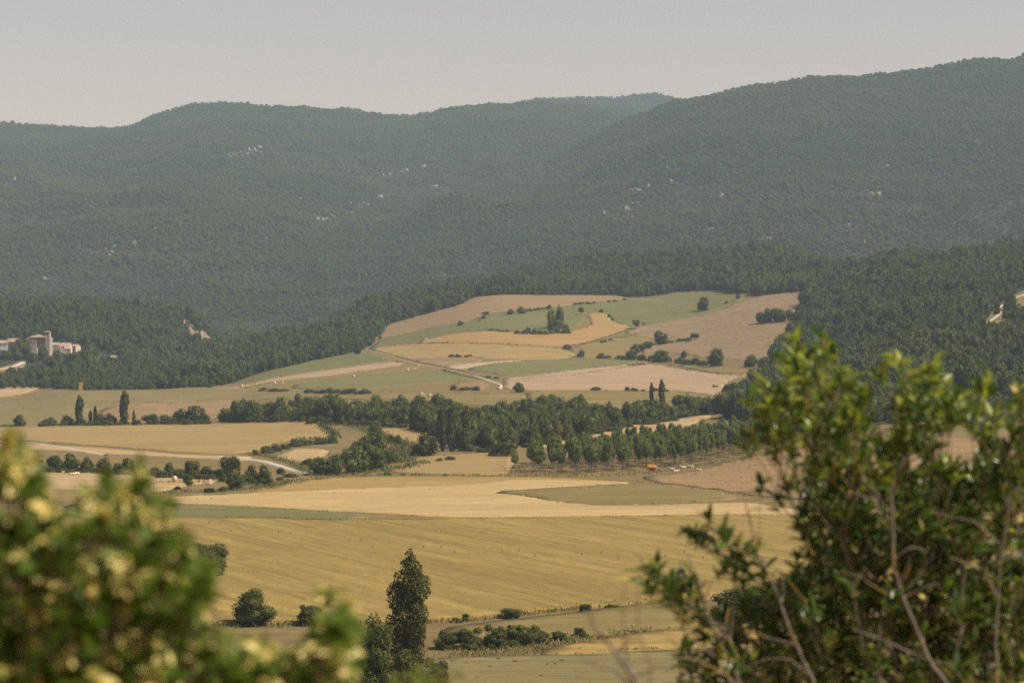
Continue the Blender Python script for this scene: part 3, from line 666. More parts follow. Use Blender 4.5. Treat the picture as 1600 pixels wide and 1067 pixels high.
row('bush', [(950, 472), (980, 469)], 3, 7, 'tiny shrub near the right tip of the tan pasture', 'upper hedge tip', 2600, 1.4)
row('bush', [(704, 558), (742, 557)], 4, 10, 'low shrub in the line below the ochre field', 'shrub line below the ochre field', 2300)
row('bush', [(955, 531), (935, 537)], 4, 8, 'low shrub on the bank under the orange field', 'bank under the orange field', 2400)
row('bush', [(938, 560), (975, 561)], 7, 14, 'low shrub at the left tail of the hillside hedge', 'left tail of the hillside hedge', 2300)
row('round', [(990, 552), (1022, 541)], 14, 18, 'tree of the hedge climbing to the big round hillside tree', 'hedge climbing the hillside', 2400, .55)
row('bush', [(1046, 536), (1078, 532)], 5, 12, 'shrub of the short hedge in the striped field', 'short hedge in the striped field', 2400)
row('bush', [(1000, 563), (1110, 572)], 11, 17, 'shrub filling the lower hillside hedge between the oaks', 'lower hillside hedge', 2300, .75)
row('round', [(1198, 576), (1236, 578)], 24, 22, 'tree at the right end of the lower hedge where the wood begins', 'right end of the lower hedge', 2200, .6)
row('bush', [(407, 611), (447, 612)], 7, 14, 'shrub of the short left hedge behind the wooded belt', 'short hedge behind the belt', 1900, .6)
row('bush', [(484, 614), (577, 616)], 8, 15, 'shrub of the longer hedge behind the wooded belt', 'longer hedge behind the belt', 1800, .6)
row('bush', [(708, 610), (750, 610)], 7, 14, 'shrub of the hedge below the hill track', 'hedge below the hill track', 1900, .6)
row('bush', [(760, 590), (785, 592)], 5, 12, 'shrub beside the bend of the hill track', 'bushes at the track bend', 2000, .7)
row('bush', [(972, 610), (990, 610), (1000, 611), (1015, 611), (1048, 612)], 5, 12, 'low bush along the front edge of the pale ploughed field', 'bushes along the ploughed field', 1800, 1.0)
row('bush', [(1137, 612), (1170, 607), (1208, 599)], 12, 22, 'shrub of the thicket at the right tip of the ploughed field', 'thicket at the ploughed field tip', 1800, .5)
row('bush', [(52, 738), (150, 739), (250, 745)], 12, 20, 'low shrub filling the left hedge under the white track', 'low growth of the left hedge', 1200, .7)
row('bush', [(255, 747), (330, 750), (425, 759)], 13, 20, 'low shrub filling the hedge below the big domed oak', 'low growth of the domed oak hedge', 1200, .7)
row('bush', [(66, 666), (110, 665), (220, 664)], 9, 16, 'low shrub along the foot of the left poplar row', 'low growth of the poplar row', 1450, .8)
row('bush', [(0, 667), (28, 667)], 6, 14, 'low shrub at the very left end of the poplar row', 'left end growth', 1450, .8)
row('bush', [(240, 663), (330, 662)], 9, 16, 'low shrub under the oak group behind the domed field', 'low growth of the oak group', 1450, .8)
row('bush', [(362, 660), (470, 659), (560, 665), (640, 669), (682, 684), (720, 704), (775, 709), (812, 703)], 12, 17, 'shrub along the front foot of the long wooded belt', 'front foot of the wooded belt', 1400, .75)
row('bush', [(815, 700), (860, 693), (900, 687), (960, 673), (1000, 665), (1060, 657)], 11, 17, 'shrub along the pale strip in front of the right wooded belt', 'front foot of the right belt', 1400, .8)
# dark poplars
for a in [('column', 690, 704, 72, 17, 'leftmost of the three dark poplars in the middle of the belt'),
          ('column', 705, 705, 78, 19, 'middle one of the three dark poplars in the belt'),
          ('column', 727, 705, 74, 21, 'rightmost of the three dark poplars in the belt'),
          ('column', 1018, 645, 50, 10, 'slimmer left poplar of the pair in front of the ploughed field'),
          ('column', 1034, 645, 55, 14, 'taller right poplar of the pair in front of the ploughed field'),
          ('round', 1065, 642, 27, 34, 'round tree just right of the poplar pair'),
          ('round', 1092, 646, 30, 36, 'broad round tree second to the right of the poplar pair'),
          ('round', 1008, 645, 22, 24, 'round tree at the foot of the poplar pair on its left'),
          ('ash', 1125, 646, 34, 34, 'tree where the poplar pair row meets the wooded hill')]:
    tree(*a[:5], a[5], 'poplars and round trees of the middle belt', 1400)
# the wooded belt along the stream
def scatter(poly, gap, ymax, jit=.38, rows=False):
    W = [ground(u, v, ymax) for u, v in poly]; P = [(w.x, w.y) for w in W]
    xs = [p[0] for p in P]; yv = [p[1] for p in P]; out = []
    y = min(yv)
    while y < max(yv):
        x = min(xs)
        while x < max(xs):
            a = x + rng.uniform(-jit, jit) * gap; b = y + rng.uniform(-jit, jit) * gap
            if inpoly(np.array([a]), np.array([b]), P)[0]: out.append(Vector((a, b, float(height(a, b)))))
            x += gap
        y += gap
    return out
belt = [(362, 660), (470, 658), (560, 664), (640, 667), (682, 682), (720, 702), (775, 707), (810, 700), (860, 692), (900, 686), (960, 672), (1000, 664), (1060, 656), (1112, 648),
        (1110, 642), (1060, 648), (1000, 655), (950, 660), (905, 648), (860, 645), (820, 650), (790, 660), (740, 656), (690, 652), (640, 650), (560, 648), (470, 648), (400, 648), (365, 651)]
for i, P in enumerate(scatter(belt, 9.0, 1420)):
    u = ud(P)[0]; k = P.y / F
    g, lab = next((g, l) for lim, g, l in [(455, 'left tip', 'tree of the tall left tip of the wooded belt above the domed wheat field'), (560, 'left stretch', 'tree of the wooded belt between its tall left tip and the central clump'),
        (680, 'clump stretch', 'tree of the wooded belt right behind the central clump'), (745, 'poplar stretch', 'tree of the wooded belt at the foot of the three dark poplars'), (830, 'thicket stretch', 'tree of the wooded belt behind the broad rounded thicket'),
        (920, 'lone tree stretch', 'tree of the wooded belt below the pale ploughed field'), (1000, 'right stretch', 'tree of the wooded belt left of the slim poplar pair'), (9999, 'right tip', 'tree of the wooded belt below the slim poplar pair')] if u < lim)
    put_tree(rng.choice(['round', 'ash', 'ash', 'ash']), P, rng.uniform(7, 13.2) * (1.05 if u < 560 else 1), rng.uniform(6.5, 12), lab, 'wooded belt, ' + g)
# hedge and clumps at mid left
ML = 'left hedge below the white track'
for kd, u, v, h, w in [('round', 55, 736, 22, 28), ('round', 85, 736, 26, 28), ('round', 110, 737, 28, 30), ('round', 135, 737, 26, 26), ('round', 160, 738, 27, 28), ('bush', 182, 740, 20, 24),
                       ('round', 200, 741, 27, 22), ('bush', 220, 742, 16, 24), ('bush', 242, 743, 16, 24)]:
    tree(kd, u, v, h, w, 'dark tree of the left hedge between the white track and the stubble', ML, 1200)
for a in [('round', 264, 744, 21, 24, 'oak second from left in the hedge below the track bend'), ('bush', 282, 745, 16, 24, 'low shrub between the hedge oaks below the track bend'),
          ('round', 300, 746, 29, 28, 'spreading oak in the middle of the hedge below the track'), ('bush', 322, 747, 18, 26, 'shrub right of the spreading hedge oak'),
          ('bush', 342, 748, 18, 24, 'shrub left of the big domed oak in the hedge'), ('round', 359, 748, 38, 40, 'big domed oak rising above the hedge by the white track'),
          ('round', 393, 754, 27, 26, 'round tree right of the big domed hedge oak'), ('round', 412, 754, 27, 24, 'round tree at the right end of the hedge oaks'),
          ('bush', 380, 756, 18, 24, 'shrub in front of the two right hedge oaks'), ('round', 367, 765, 24, 31, 'dark round tree standing in front of the hedge'),
          ('bush', 421, 759, 13, 20, 'dark bush right of the front round tree'), ('bush', 329, 769, 9, 21, 'low bush on the stubble edge left of the front round tree'),
          ('bush', 348, 768, 8, 16, 'low bush touching the front round tree'), ('lolly', 294, 765, 23, 17, 'lone lollipop tree with bare stem on the stubble'),
          ('bush', 277, 764, 5, 13, 'low bush left of the lone lollipop tree'), ('bush', 398, 711, 9, 12, 'small round bush at the left end of the curving hedge'),
          ('bush', 438, 741, 10, 14, 'bush on the verge below the white track'), ('bush', 455, 745, 7, 26, 'low bush on the verge by the track end'),
          ('bush', 436, 750, 6, 12, 'small bush below the track verge'), ('bush', 487, 662, 12, 20, 'dark bush at the top edge of the domed wheat field'),
          ('bush', 503, 667, 8, 12, 'bush right of the dark one at the domed field top'), ('bush', 513, 673, 9, 11, 'bush on the right shoulder of the domed field'), ('bush', 520, 680, 8, 10, 'lowest bush on the right shoulder of the domed field')]:
    tree(*a[:5], a[5], 'trees and bushes around the left hedge', 1450)
row('bush', [(412, 709), (440, 703), (470, 696), (528, 692)], 12, 19, 'shrub of the curving hedge under the domed wheat field', 'curving hedge under the domed field', 1300, .6)
CC = 'round clump in the middle'
for a in [('ash', 500, 742, 28, 36, 'light green tree at the left front of the central clump'), ('ash', 524, 742, 32, 36, 'low round tree at the front of the central clump'),
          ('ash', 556, 738, 42, 46, 'bright green domed tree at the front of the central clump'), ('ash', 583, 734, 38, 40, 'broad tree at the right front of the central clump'),
          ('round', 565, 718, 42, 34, 'dark tree at the back left of the central clump'), ('round', 590, 712, 40, 34, 'dark tree at the back right of the central clump'),
          ('round', 586, 694, 34, 24, 'dark narrow tree topping the central clump'), ('round', 608, 724, 30, 28, 'tree on the right flank of the central clump'),
          ('bush', 482, 727, 11, 24, 'low bush left of the central clump'), ('bush', 612, 692, 14, 16, 'bush behind the central clump on its right'), ('bush', 623, 695, 14, 14, 'second bush behind the central clump on its right'),
          ('bush', 634, 701, 12, 14, 'third bush behind the central clump on its right'), ('round', 668, 712, 38, 40, 'big round tree left of the dark poplars'), ('bush', 650, 711, 20, 22, 'bush left of the big round tree by the dark poplars'),
          ('bush', 788, 713, 25, 50, 'broad rounded thicket left of the young plantation'), ('bush', 703, 719, 8, 20, 'low bush on the wheat below the dark poplars'), ('bush', 686, 721, 6, 12, 'small bush left of the low one below the dark poplars'),
          ('bush', 604, 742, 6, 15, 'small bush on the verge right of the central clump'), ('bush', 696, 743, 4, 8, 'tiny bush on the verge of the barley strip')]:
    tree(*a[:5], a[5], CC, 1350)
# the young poplar plantation
plantn = [(812, 737), (850, 741), (930, 741), (1000, 736), (1100, 724), (1210, 702), (1330, 684), (1330, 676), (1210, 684), (1100, 694), (1000, 704), (900, 716), (830, 724)]
PF = [ground(u, v, 1150).y for u, v in [(812, 737), (930, 741), (1000, 736), (1100, 724), (1210, 702), (1330, 684)]]
for P in scatter(plantn, 6.9, 1150, .3):
    u, d = ud(P); a = 'left end' if u < 900 else 'middle' if u < 1010 else 'stretch behind the tanker and cattle' if u < 1110 else 'right end'
    b = 'front' if d < np.interp(u, [812, 930, 1000, 1100, 1210, 1330], [d0 + 22 for d0 in PF]) else 'inner'
    put_tree('young', P, rng.uniform(9.5, 13), rng.uniform(3.8, 5.6), 'young poplar in the %s rows of the planted block, %s' % (b, a), 'young poplar plantation, %s %s' % (b, a))
tree('young', 804, 733, 24, 15, 'spindly young poplar standing apart at the left corner of the plantation', None, 1100)
# trees along the foot of the wooded hill at right
foot = [(1130, 652), (1200, 672), (1300, 668), (1420, 662), (1640, 660), (1640, 640), (1400, 640), (1280, 640), (1200, 645), (1140, 630)]
for P in scatter(foot, 11.0, 1500):
    put_tree(rng.choice(['round', 'ash']), P, rng.uniform(8, 12), rng.uniform(8, 11), 'tree at the foot of the wooded hill behind the right shrub', 'foot of the wooded hill')
# near the foot of the viewpoint
NR = 'hedge and bushes below the viewpoint'
for a in [('round', 396, 976, 56, 74, 'dark domed tree in front of the golden wheat'), ('round', 482, 976, 36, 46, 'dark tree half hidden behind the left blossom sprays'),
          ('round', 325, 902, 62, 70, 'dark tree top showing at the edge of the left shrub'), ('bush', 796, 966, 20, 38, 'neat oval bush standing at the wheat edge'),
          ('bush', 700, 1013, 32, 52, 'leftmost shrub of the near hedge beside the tall poplar'), ('bush', 736, 1014, 36, 52, 'second shrub of the near hedge from the tall poplar'),
          ('bush', 772, 1012, 38, 56, 'tallest rounded shrub of the near hedge'), ('bush', 808, 1008, 36, 54, 'fourth shrub of the near hedge from the poplar'),
          ('bush', 838, 1004, 30, 40, 'right end shrub of the near hedge'), ('bush', 872, 1000, 15, 32, 'low olive shrub right of the near hedge'),
          ('bush', 905, 995, 16, 30, 'last low olive shrub of the near hedge'), ('bush', 728, 970, 13, 14, 'small weedy bush left of the neat oval bush'),
          ('bush', 712, 972, 8, 22, 'flat weedy bush on the wheat edge near the poplar'), ('bush', 915, 954, 14, 20, 'small bush on the bank right of the oval bush'),
          ('bush', 955, 950, 7, 22, 'low bush on the bank near the bare twigs'), ('ash', 585, 1085, 130, 84, 'dense dark tree left of the tall poplar'),
          ('ash', 630, 1100, 85, 80, 'bushy tree at the foot of the tall poplar'), ('bush', 680, 1085, 60, 60, 'dark shrub right of the tall poplar foot'),
          ('round', 1160, 968, 62, 110, 'dark shrub seen through the right bush branches'), ('round', 1235, 965, 70, 110, 'dark rounded tree behind the right bush'),
          ('bush', 60, 978, 40, 90, 'dark hedge shrub glimpsed behind the left bush'), ('bush', 135, 978, 36, 80, 'second dark hedge shrub glimpsed behind the left bush')]:
    tree({'round': 'nround', 'ash': 'nround', 'bush': 'nbush'}[a[0]], *a[1:5], a[5], NR, 620)
# the tall near poplar, built on its own with visible stems
def near_poplar():
    P = ground(636, 1067); k = P.y / F
    H = (1067 - 853) * k
    r = random.Random(5); o = empty('poplar_tree', (P.x, P.y, P.z - .3))
    tag(o, 'tall ragged poplar in front of the golden wheat', 'tree')
    lob = []; stems = []
    def stem(x0, y0, x1, y1, z1, wid, n):
        pts = [(x0 + (x1 - x0) * t, y0 + (y1 - y0) * t, z1 * t) for t in (0, .25, .5, .75, .95)]
        stems.append((pts, [.26 * wid / 3.2, .2 * wid / 3.2, .15 * wid / 3.2, .09, .03]))
        for j in range(n):
            z = z1 * (.16 + .82 * j / (n - 1)); f = z / z1
            w = wid * min(1, .5 + f * 1.6) * min(1, (1.06 - f) * 3.0) * r.uniform(.75, 1.1); a = r.uniform(0, 6.28)
            s = w * .36
            cx_ = x0 + (x1 - x0) * f + math.cos(a) * w * .38; cy_ = y0 + (y1 - y0) * f + math.sin(a) * w * .38
            lob.append((cx_, cy_, z, s, s, s * 1.25))
            stems.append(([(x0 + (x1 - x0) * f, y0 + (y1 - y0) * f, z - w * .4), (cx_, cy_, z + s * .5)], [.05, .015]))
    stem(0, 0, .25, 0, H, 4.3, 44)
    stem(-.3, .2, -2.6, .3, H * .62, 2.6, 16)
    stem(.2, -.2, 1.3, -.2, H * .74, 2.8, 18)
    rr = np.random.default_rng(4)
    v, f = cards(np.array(lob), 19000, .17, rr, .3, .9)
    link('crown', npmesh('near_poplar_crown', v, f, False, [M['poplar']]), None, o)
    link('trunk', tubes_mesh('near_poplar_trunk', stems, M['bark']), None, o)
near_poplar()

# ------------------------------------------------------------------ woods as masses
def gn_wood(name, pts, scl, rot, sources, label):
    me = bpy.data.meshes.new(name); me.vertices.add(len(pts)); me.vertices.foreach_set('co', np.asarray(pts, np.float32).ravel())
    for an, arr in (('sc', scl), ('rt', rot)):
        a = me.attributes.new(an, 'FLOAT_VECTOR', 'POINT'); a.data.foreach_set('vector', np.asarray(arr, np.float32).ravel())
    o = link(name, me); tag(o, label, 'woodland', kind='stuff')
    t = bpy.data.node_groups.new(name, 'GeometryNodeTree')
    t.interface.new_socket('Geometry', in_out='INPUT', socket_type='NodeSocketGeometry'); t.interface.new_socket('Geometry', in_out='OUTPUT', socket_type='NodeSocketGeometry')
    gi = t.nodes.new('NodeGroupInput'); go = t.nodes.new('NodeGroupOutput')
    ip = t.nodes.new('GeometryNodeInstanceOnPoints'); jg = t.nodes.new('GeometryNodeJoinGeometry')
    for s in sources:
        oi = t.nodes.new('GeometryNodeObjectInfo'); oi.transform_space = 'ORIGINAL'; oi.inputs['Object'].default_value = s; oi.inputs['As Instance'].default_value = True
        t.links.new(oi.outputs['Geometry'], jg.inputs[0])
    t.links.new(gi.outputs[0], ip.inputs['Points']); t.links.new(jg.outputs[0], ip.inputs['Instance']); ip.inputs['Pick Instance'].default_value = True
    for an, sk in (('sc', 'Scale'), ('rt', 'Rotation')):
        na = t.nodes.new('GeometryNodeInputNamedAttribute'); na.data_type = 'FLOAT_VECTOR'; na.inputs['Name'].default_value = an
        t.links.new(na.outputs['Attribute'], ip.inputs[sk])
    t.links.new(ip.outputs[0], go.inputs[0])
    md = o.modifiers.new('wood', 'NODES'); md.node_group = t
    return o
# crowns for the masses hang on four real trees at the wood edge
SRC = []
for i in range(5):
    r = random.Random(900 + i)
    cr = crown_mesh('crown_forest', ell_lobes(r, 8, -.1, 1.0, .27), 520, .075, 700 + i, 'forest', .9, core=.84)
    u, v = [(1262, 470), (1250, 500), (1246, 520), (745, 461), (722, 475)][i]
    P = ground(u, v - 1, 2700)
    o = empty('leafy_tree', (P.x, P.y, P.z), 0, (8, 8, 9))
    c = link('crown', cr, None, o); link('trunk', trunk_mesh('trunk_forest', r, .4), None, o)
    tag(o, ['tree at the top right corner of the striped field', 'tree on the wood edge beside the grove in the striped field', 'tree on the wood edge at the lower right of the striped field', 'tree at the top left corner of the tan pasture', 'tree on the wood edge left of the tan pasture'][i], 'tree')
    SRC.append(c)
CLEAR = [(inpx) for inpx in ()]
def mask_px(X, Y, polys):
    """points whose ground spot shows inside photograph polygons (clearings traced on the picture)"""
    Zg = height(X, Y); yy = Y * math.cos(PITCH) - (Zg - CZ) * math.sin(PITCH); zz = (Zg - CZ) * math.cos(PITCH) + Y * math.sin(PITCH)
    u = 800 + F * X / yy; v = 533.5 - F * zz / yy
    m = np.zeros(X.shape, bool)
    for p in polys: m |= inpoly(u, v, p)
    return m, u, v
clear_near = [[(-60, 590), (-60, 540), (36, 534), (130, 540), (136, 562), (126, 580), (100, 584), (60, 584), (38, 582), (0, 592)],
              [(140, 548), (190, 548), (188, 576), (146, 580)],
              [(1525, 512), (1552, 486), (1575, 462), (1640, 440), (1640, 484), (1590, 498), (1575, 524), (1540, 534)],
              [(284, 496), (312, 494), (330, 508), (350, 530), (336, 562), (290, 562)],
              [(264, 480), (275, 482), (290, 502), (280, 500), (268, 492)], [(264, 540), (290, 532), (300, 546), (270, 552)],
              [(1440, 525), (1490, 505), (1505, 512), (1450, 545)]]
def grid_pts(y0, y1, gap, um=(-160, 1760)):
    X, Y = [], []
    y = y0
    while y < y1:
        xa = (um[0] - 800) / F * y; xb = (um[1] - 800) / F * y
        n = int((xb - xa) / gap); X.append(xa + gap * np.arange(n)); Y.append(np.full(n, y)); y += gap * .9
    X = np.concatenate(X); Y = np.concatenate(Y)
    X = X + nrng.uniform(-.48, .48, len(X)) * gap; Y = Y + nrng.uniform(-.48, .48, len(Y)) * gap
    return X, Y
def wood(name, y0, y1, gap, hs, ws, label, clear, thin, lim=None, var=(.55, 1.4)):
    X, Y = grid_pts(y0, y1, gap)
    k = in_wood(X, Y)
    if lim is not None: k &= lim(X, Y)
    mk, u, v = mask_px(X, Y, clear)
    for pi, pl in enumerate(clear):
        tn = thin if not isinstance(thin, (list, tuple)) else thin[pi]
        k &= ~(inpoly(u, v, pl) & (nrng.random(len(X)) < tn))
    k &= nrng.random(len(X)) < .95
    X, Y = X[k], Y[k]
    big = fbm(X / 60, Y / 60, 3, 77)
    s = np.clip(0.88 + 1.9 * big, .5, 1.5)[:, None] * nrng.uniform(*var, (len(X), 1))
    sc = np.concatenate([s * ws, s * ws * nrng.uniform(.85, 1.15, (len(X), 1)), s * hs * nrng.uniform(.8, 1.25, (len(X), 1))], 1)
    rt = np.stack([np.zeros(len(X)), np.zeros(len(X)), nrng.uniform(0, 6.28, len(X))], 1)
    P = np.stack([X, Y, height(X, Y) - .3], 1)
    print(name, len(P))
    return gn_wood(name, P, sc, rt, SRC, label)
wood('hill_woodland', 1150, 3020, 6.8, 10.0, 8.0, 'dense oak woods covering the near hills and the left spur', clear_near, [.995, .98, .975, .84, .8, .8, .7])
ROCKS = [(185, 240, 'a'), ]
rock_px = [(370, 243, 30, 8), (400, 238, 22, 7), (22, 283, 8, 5), (160, 398, 26, 7), (205, 380, 18, 7), (180, 385, 8, 5), (285, 353, 12, 8), (305, 386, 16, 4), (240, 360, 6, 4), (330, 382, 10, 3),
           (545, 272, 8, 3), (600, 275, 10, 4), (630, 271, 12, 4), (662, 265, 6, 4), (500, 344, 14, 4), (525, 340, 18, 5), (545, 333, 14, 4), (575, 322, 22, 5), (600, 310, 12, 3), (690, 293, 22, 4), (470, 313, 6, 3),
           (1055, 266, 26, 6), (1015, 292, 16, 5), (990, 299, 14, 5), (1048, 284, 12, 6), (980, 327, 14, 5), (995, 321, 10, 5), (1090, 262, 8, 4), (945, 332, 8, 3), (1110, 360, 12, 3), (1200, 374, 16, 4), (1370, 305, 18, 7), (1325, 354, 8, 4),
           (795, 382, 16, 6), (775, 388, 8, 4), (1355, 382, 10, 3), (835, 411, 22, 6), (700, 432, 14, 4), (640, 450, 20, 3), (452, 449, 12, 3), (76, 438, 8, 4), (1128, 309, 6, 3), (1000, 360, 8, 4), (1385, 262, 6, 3), (1512, 204, 5, 3)]
clear_far = [[(u - w * .75, v - h * .9), (u + w * .75, v - h * .9), (u + w * .75, v + h * .9), (u - w * .75, v + h * .9)] for u, v, w, h in rock_px]
wood('mountain_forest', 3020, 7750, 8.6, 7.5, 9.6, 'forest covering the hazy mountain slopes', clear_far, .8, None, (.7, 1.25))

# ------------------------------------------------------------------ rock outcrops on the mountain and the quarry face
def rock_mesh(seed):
    r = np.random.default_rng(seed); iv, jf = ico(2)
    p = iv * (1 + .5 * (fbm(iv[:, 0] * 1.7 + seed, iv[:, 1] * 1.7 + iv[:, 2], 3, seed)[:, None] * 2)) * np.array([1, .8, .75])
    p = np.round(p * 4) / 4 * .35 + p * .65
    return npmesh('rock_face', p, jf, False, [M['rock']])
RM = [rock_mesh(i) for i in range(5)]
def outcrop(u, v, wp, hp, label, group, n=None, big=1.0):
    P = ground(u, v); k = P.y / F; o = empty('rock_outcrop', P); tag(o, label, 'rock', group)
    for i in range(n or max(3, int(wp / 3.2))):
        a = rng.gauss(0, .42) * wp; b = rng.gauss(0, .38) * hp
        Q = ground(u + a, v + b)
        if abs(Q.y - P.y) > 300: continue
        c = link('rock', RM[rng.randrange(5)], None, o); s = rng.uniform(.8, 2.1) * k * 1.4 * big
        c.location = (Q.x - P.x, Q.y - P.y, Q.z - P.z + s * .7); c.rotation_euler = (rng.uniform(-.3, .3), rng.uniform(-.3, .3), rng.uniform(0, 6.28)); c.scale = (s * rng.uniform(.9, 1.9), s, s * rng.uniform(1.0, 1.9))
def where(u, v):
    a = 'left' if u < 480 else 'middle' if u < 880 else 'right'
    b = 'upper' if v < 300 else 'lower'
    return 'pale limestone outcrop among trees on the %s %s mountain slope' % (b, a), 'outcrops on the %s %s slope' % (b, a)
for u, v, w, h in rock_px: outcrop(u, v, w, h, *where(u, v))
outcrop(318, 521, 22, 16, 'big bare quarry face at the right end of the village hill', 'village hill rocks', 16, 1.0)
for i, p in enumerate([[(294, 508), (311, 503), (324, 512), (341, 531), (328, 546), (306, 548), (294, 534)], [(262, 480), (274, 484), (291, 503), (284, 507), (268, 494)], [(262, 548), (284, 537), (300, 545), (280, 553)], [(286, 508), (297, 512), (296, 530), (288, 524)]]):
    field('quarry_face', p, 'scree', ['bare tan quarry face at the right end of the village hill', 'upper tan scree patch on the village hill', 'lower tan scree patch on the village hill', 'narrow tan scree patch beside the quarry face'][i], 2750, 1.2, 5)
for u, v, w, h in [(272, 486, 12, 14), (280, 543, 18, 5), (240, 553, 8, 4)]:
    outcrop(u, v, w, h, 'small bare rocky patch near the quarry face', 'village hill rocks', 8, 1.0)
outcrop(1462, 530, 8, 4, 'pale rock in the clearing on the wooded right hill', None, 4)

# ------------------------------------------------------------------ village
M['stone'] = plain_mat('village_stone', (0.31, 0.255, 0.18), (0.40, 0.335, 0.24), 0.5, third=(0.25, 0.20, 0.14))
M['render'] = plain_mat('white_render', (0.55, 0.50, 0.44), (0.66, 0.61, 0.54), 0.4)
M['cream'] = plain_mat('cream_render', (0.52, 0.42, 0.24), (0.60, 0.50, 0.32), 0.4)
M['tile'] = plain_mat('clay_tiles', (0.33, 0.225, 0.15), (0.42, 0.30, 0.21), 0.8, third=(0.28, 0.18, 0.12))
M['dark'] = plain_mat('dark_opening', (0.02, 0.018, 0.016), (0.03, 0.028, 0.025), 1)
M['wood'] = plain_mat('weathered_wood', (0.11, 0.07, 0.045), (0.17, 0.11, 0.07), 2)
def boxes_mesh(name, bxs, mat):
    b = bmesh.new()
    for (x0, x1, y0, y1, z0, z1) in bxs:
        m = Matrix.Translation(((x0 + x1) / 2, (y0 + y1) / 2, (z0 + z1) / 2)) @ Matrix.Diagonal((x1 - x0, y1 - y0, z1 - z0, 1))
        bmesh.ops.create_cube(b, size=1, matrix=m)
    me = bpy.data.meshes.new(name); b.to_mesh(me); b.free(); me.materials.append(mat); return me
def gable_wall(w, d, e, rg, mat):
    v = [(-w/2, -d/2, -2), (w/2, -d/2, -2), (w/2, d/2, -2), (-w/2, d/2, -2), (-w/2, -d/2, e), (w/2, -d/2, e), (w/2, d/2, e), (-w/2, d/2, e), (-w/2, 0, rg), (w/2, 0, rg)]
    f = [(0, 1, 5, 4), (2, 3, 7, 6), (1, 2, 6, 9, 5), (3, 0, 4, 8, 7), (4, 5, 9, 8), (6, 7, 8, 9)]
    me = bpy.data.meshes.new('house_wall'); me.from_pydata(v, [], f); me.materials.append(mat); return me
def gable_roof(w, d, e, rg, t=.25, ov=.45):
    k = (rg - e) / (d / 2); b = bmesh.new()
    for s in (-1, 1):
        a = [(-w/2 - ov, 0, rg + .05), (w/2 + ov, 0, rg + .05), (w/2 + ov, s * (d/2 + ov), e - k * ov + .05), (-w/2 - ov, s * (d/2 + ov), e - k * ov + .05)]
        lo = [b.verts.new(p) for p in a]; hi = [b.verts.new((p[0], p[1], p[2] + t)) for p in a]
        b.faces.new(lo); b.faces.new(hi)
        for i in range(4): b.faces.new((lo[i], lo[(i + 1) % 4], hi[(i + 1) % 4], hi[i]))
    bmesh.ops.recalc_face_normals(b, faces=b.faces)
    me = bpy.data.meshes.new('house_roof'); b.to_mesh(me); b.free(); me.materials.append(M['tile']); return me
def house(u, vb, wp, ep, rp, depth, rz, mat, label, wins=2, name='house', dy=0):
    P = ground(u, vb, 2300); P.y += dy; P.x *= (P.y / (P.y - dy)) if dy else 1; k = P.y / F
    P.z = CZ + cell(u, vb)[1] * P.y
    w, e, rg = wp * k, ep * k, rp * k
    o = empty(name, P, R(rz)); tag(o, label, 'house', 'village houses')
    link('wall', gable_wall(w, depth, e, rg, M[mat]), None, o)
    link('roof', gable_roof(w, depth, e, rg), None, o)
    for i in range(wins):
        x = -w / 2 + w * (i + 1) / (wins + 1)
        q = link('window', boxes_mesh('window', [(x - .45, x + .45, -depth / 2 - .02, -depth / 2 + .1, e * .48, e * .48 + 1.3)], M['dark']), None, o)
        link('sill', boxes_mesh('sill', [(x - .6, x + .6, -depth / 2 - .12, -depth / 2 - .01, e * .48 - .18, e * .48 - .02)], M['stone']), None, q)
    return o
house(2, 546, 24, 10, 14, 9, 0, 'render', 'white house with tiled roof at the left edge of the village', 3)
house(21, 547, 17, 13, 18, 8, -18, 'stone', 'open fronted stone barn left of the church', 2)
house(77, 549, 30, 10, 13.5, 9, 4, 'stone', 'long stone house with low tiled roof in front of the church', 2)
house(88, 550, 11, 9, 13, 10, 78, 'stone', 'stone house turned gable on in front of the church tower', 1)
house(101, 551, 20, 10, 15, 9, -6, 'render', 'white walled house right of the gable end house', 2)
house(106, 554, 9, 9, 12, 7, 8, 'stone', 'narrow stone house in front of the white walled house', 1)
house(117, 549, 13, 8, 11, 8, -25, 'cream', 'cream house at the right end of the village', 1)
house(151, 563, 11, 6, 10, 8, -12, 'stone', 'detached stone cottage right of the village', 1)
house(178, 562, 8, 4, 6, 6, 0, 'render', 'small white shed on the far right of the village', 0)
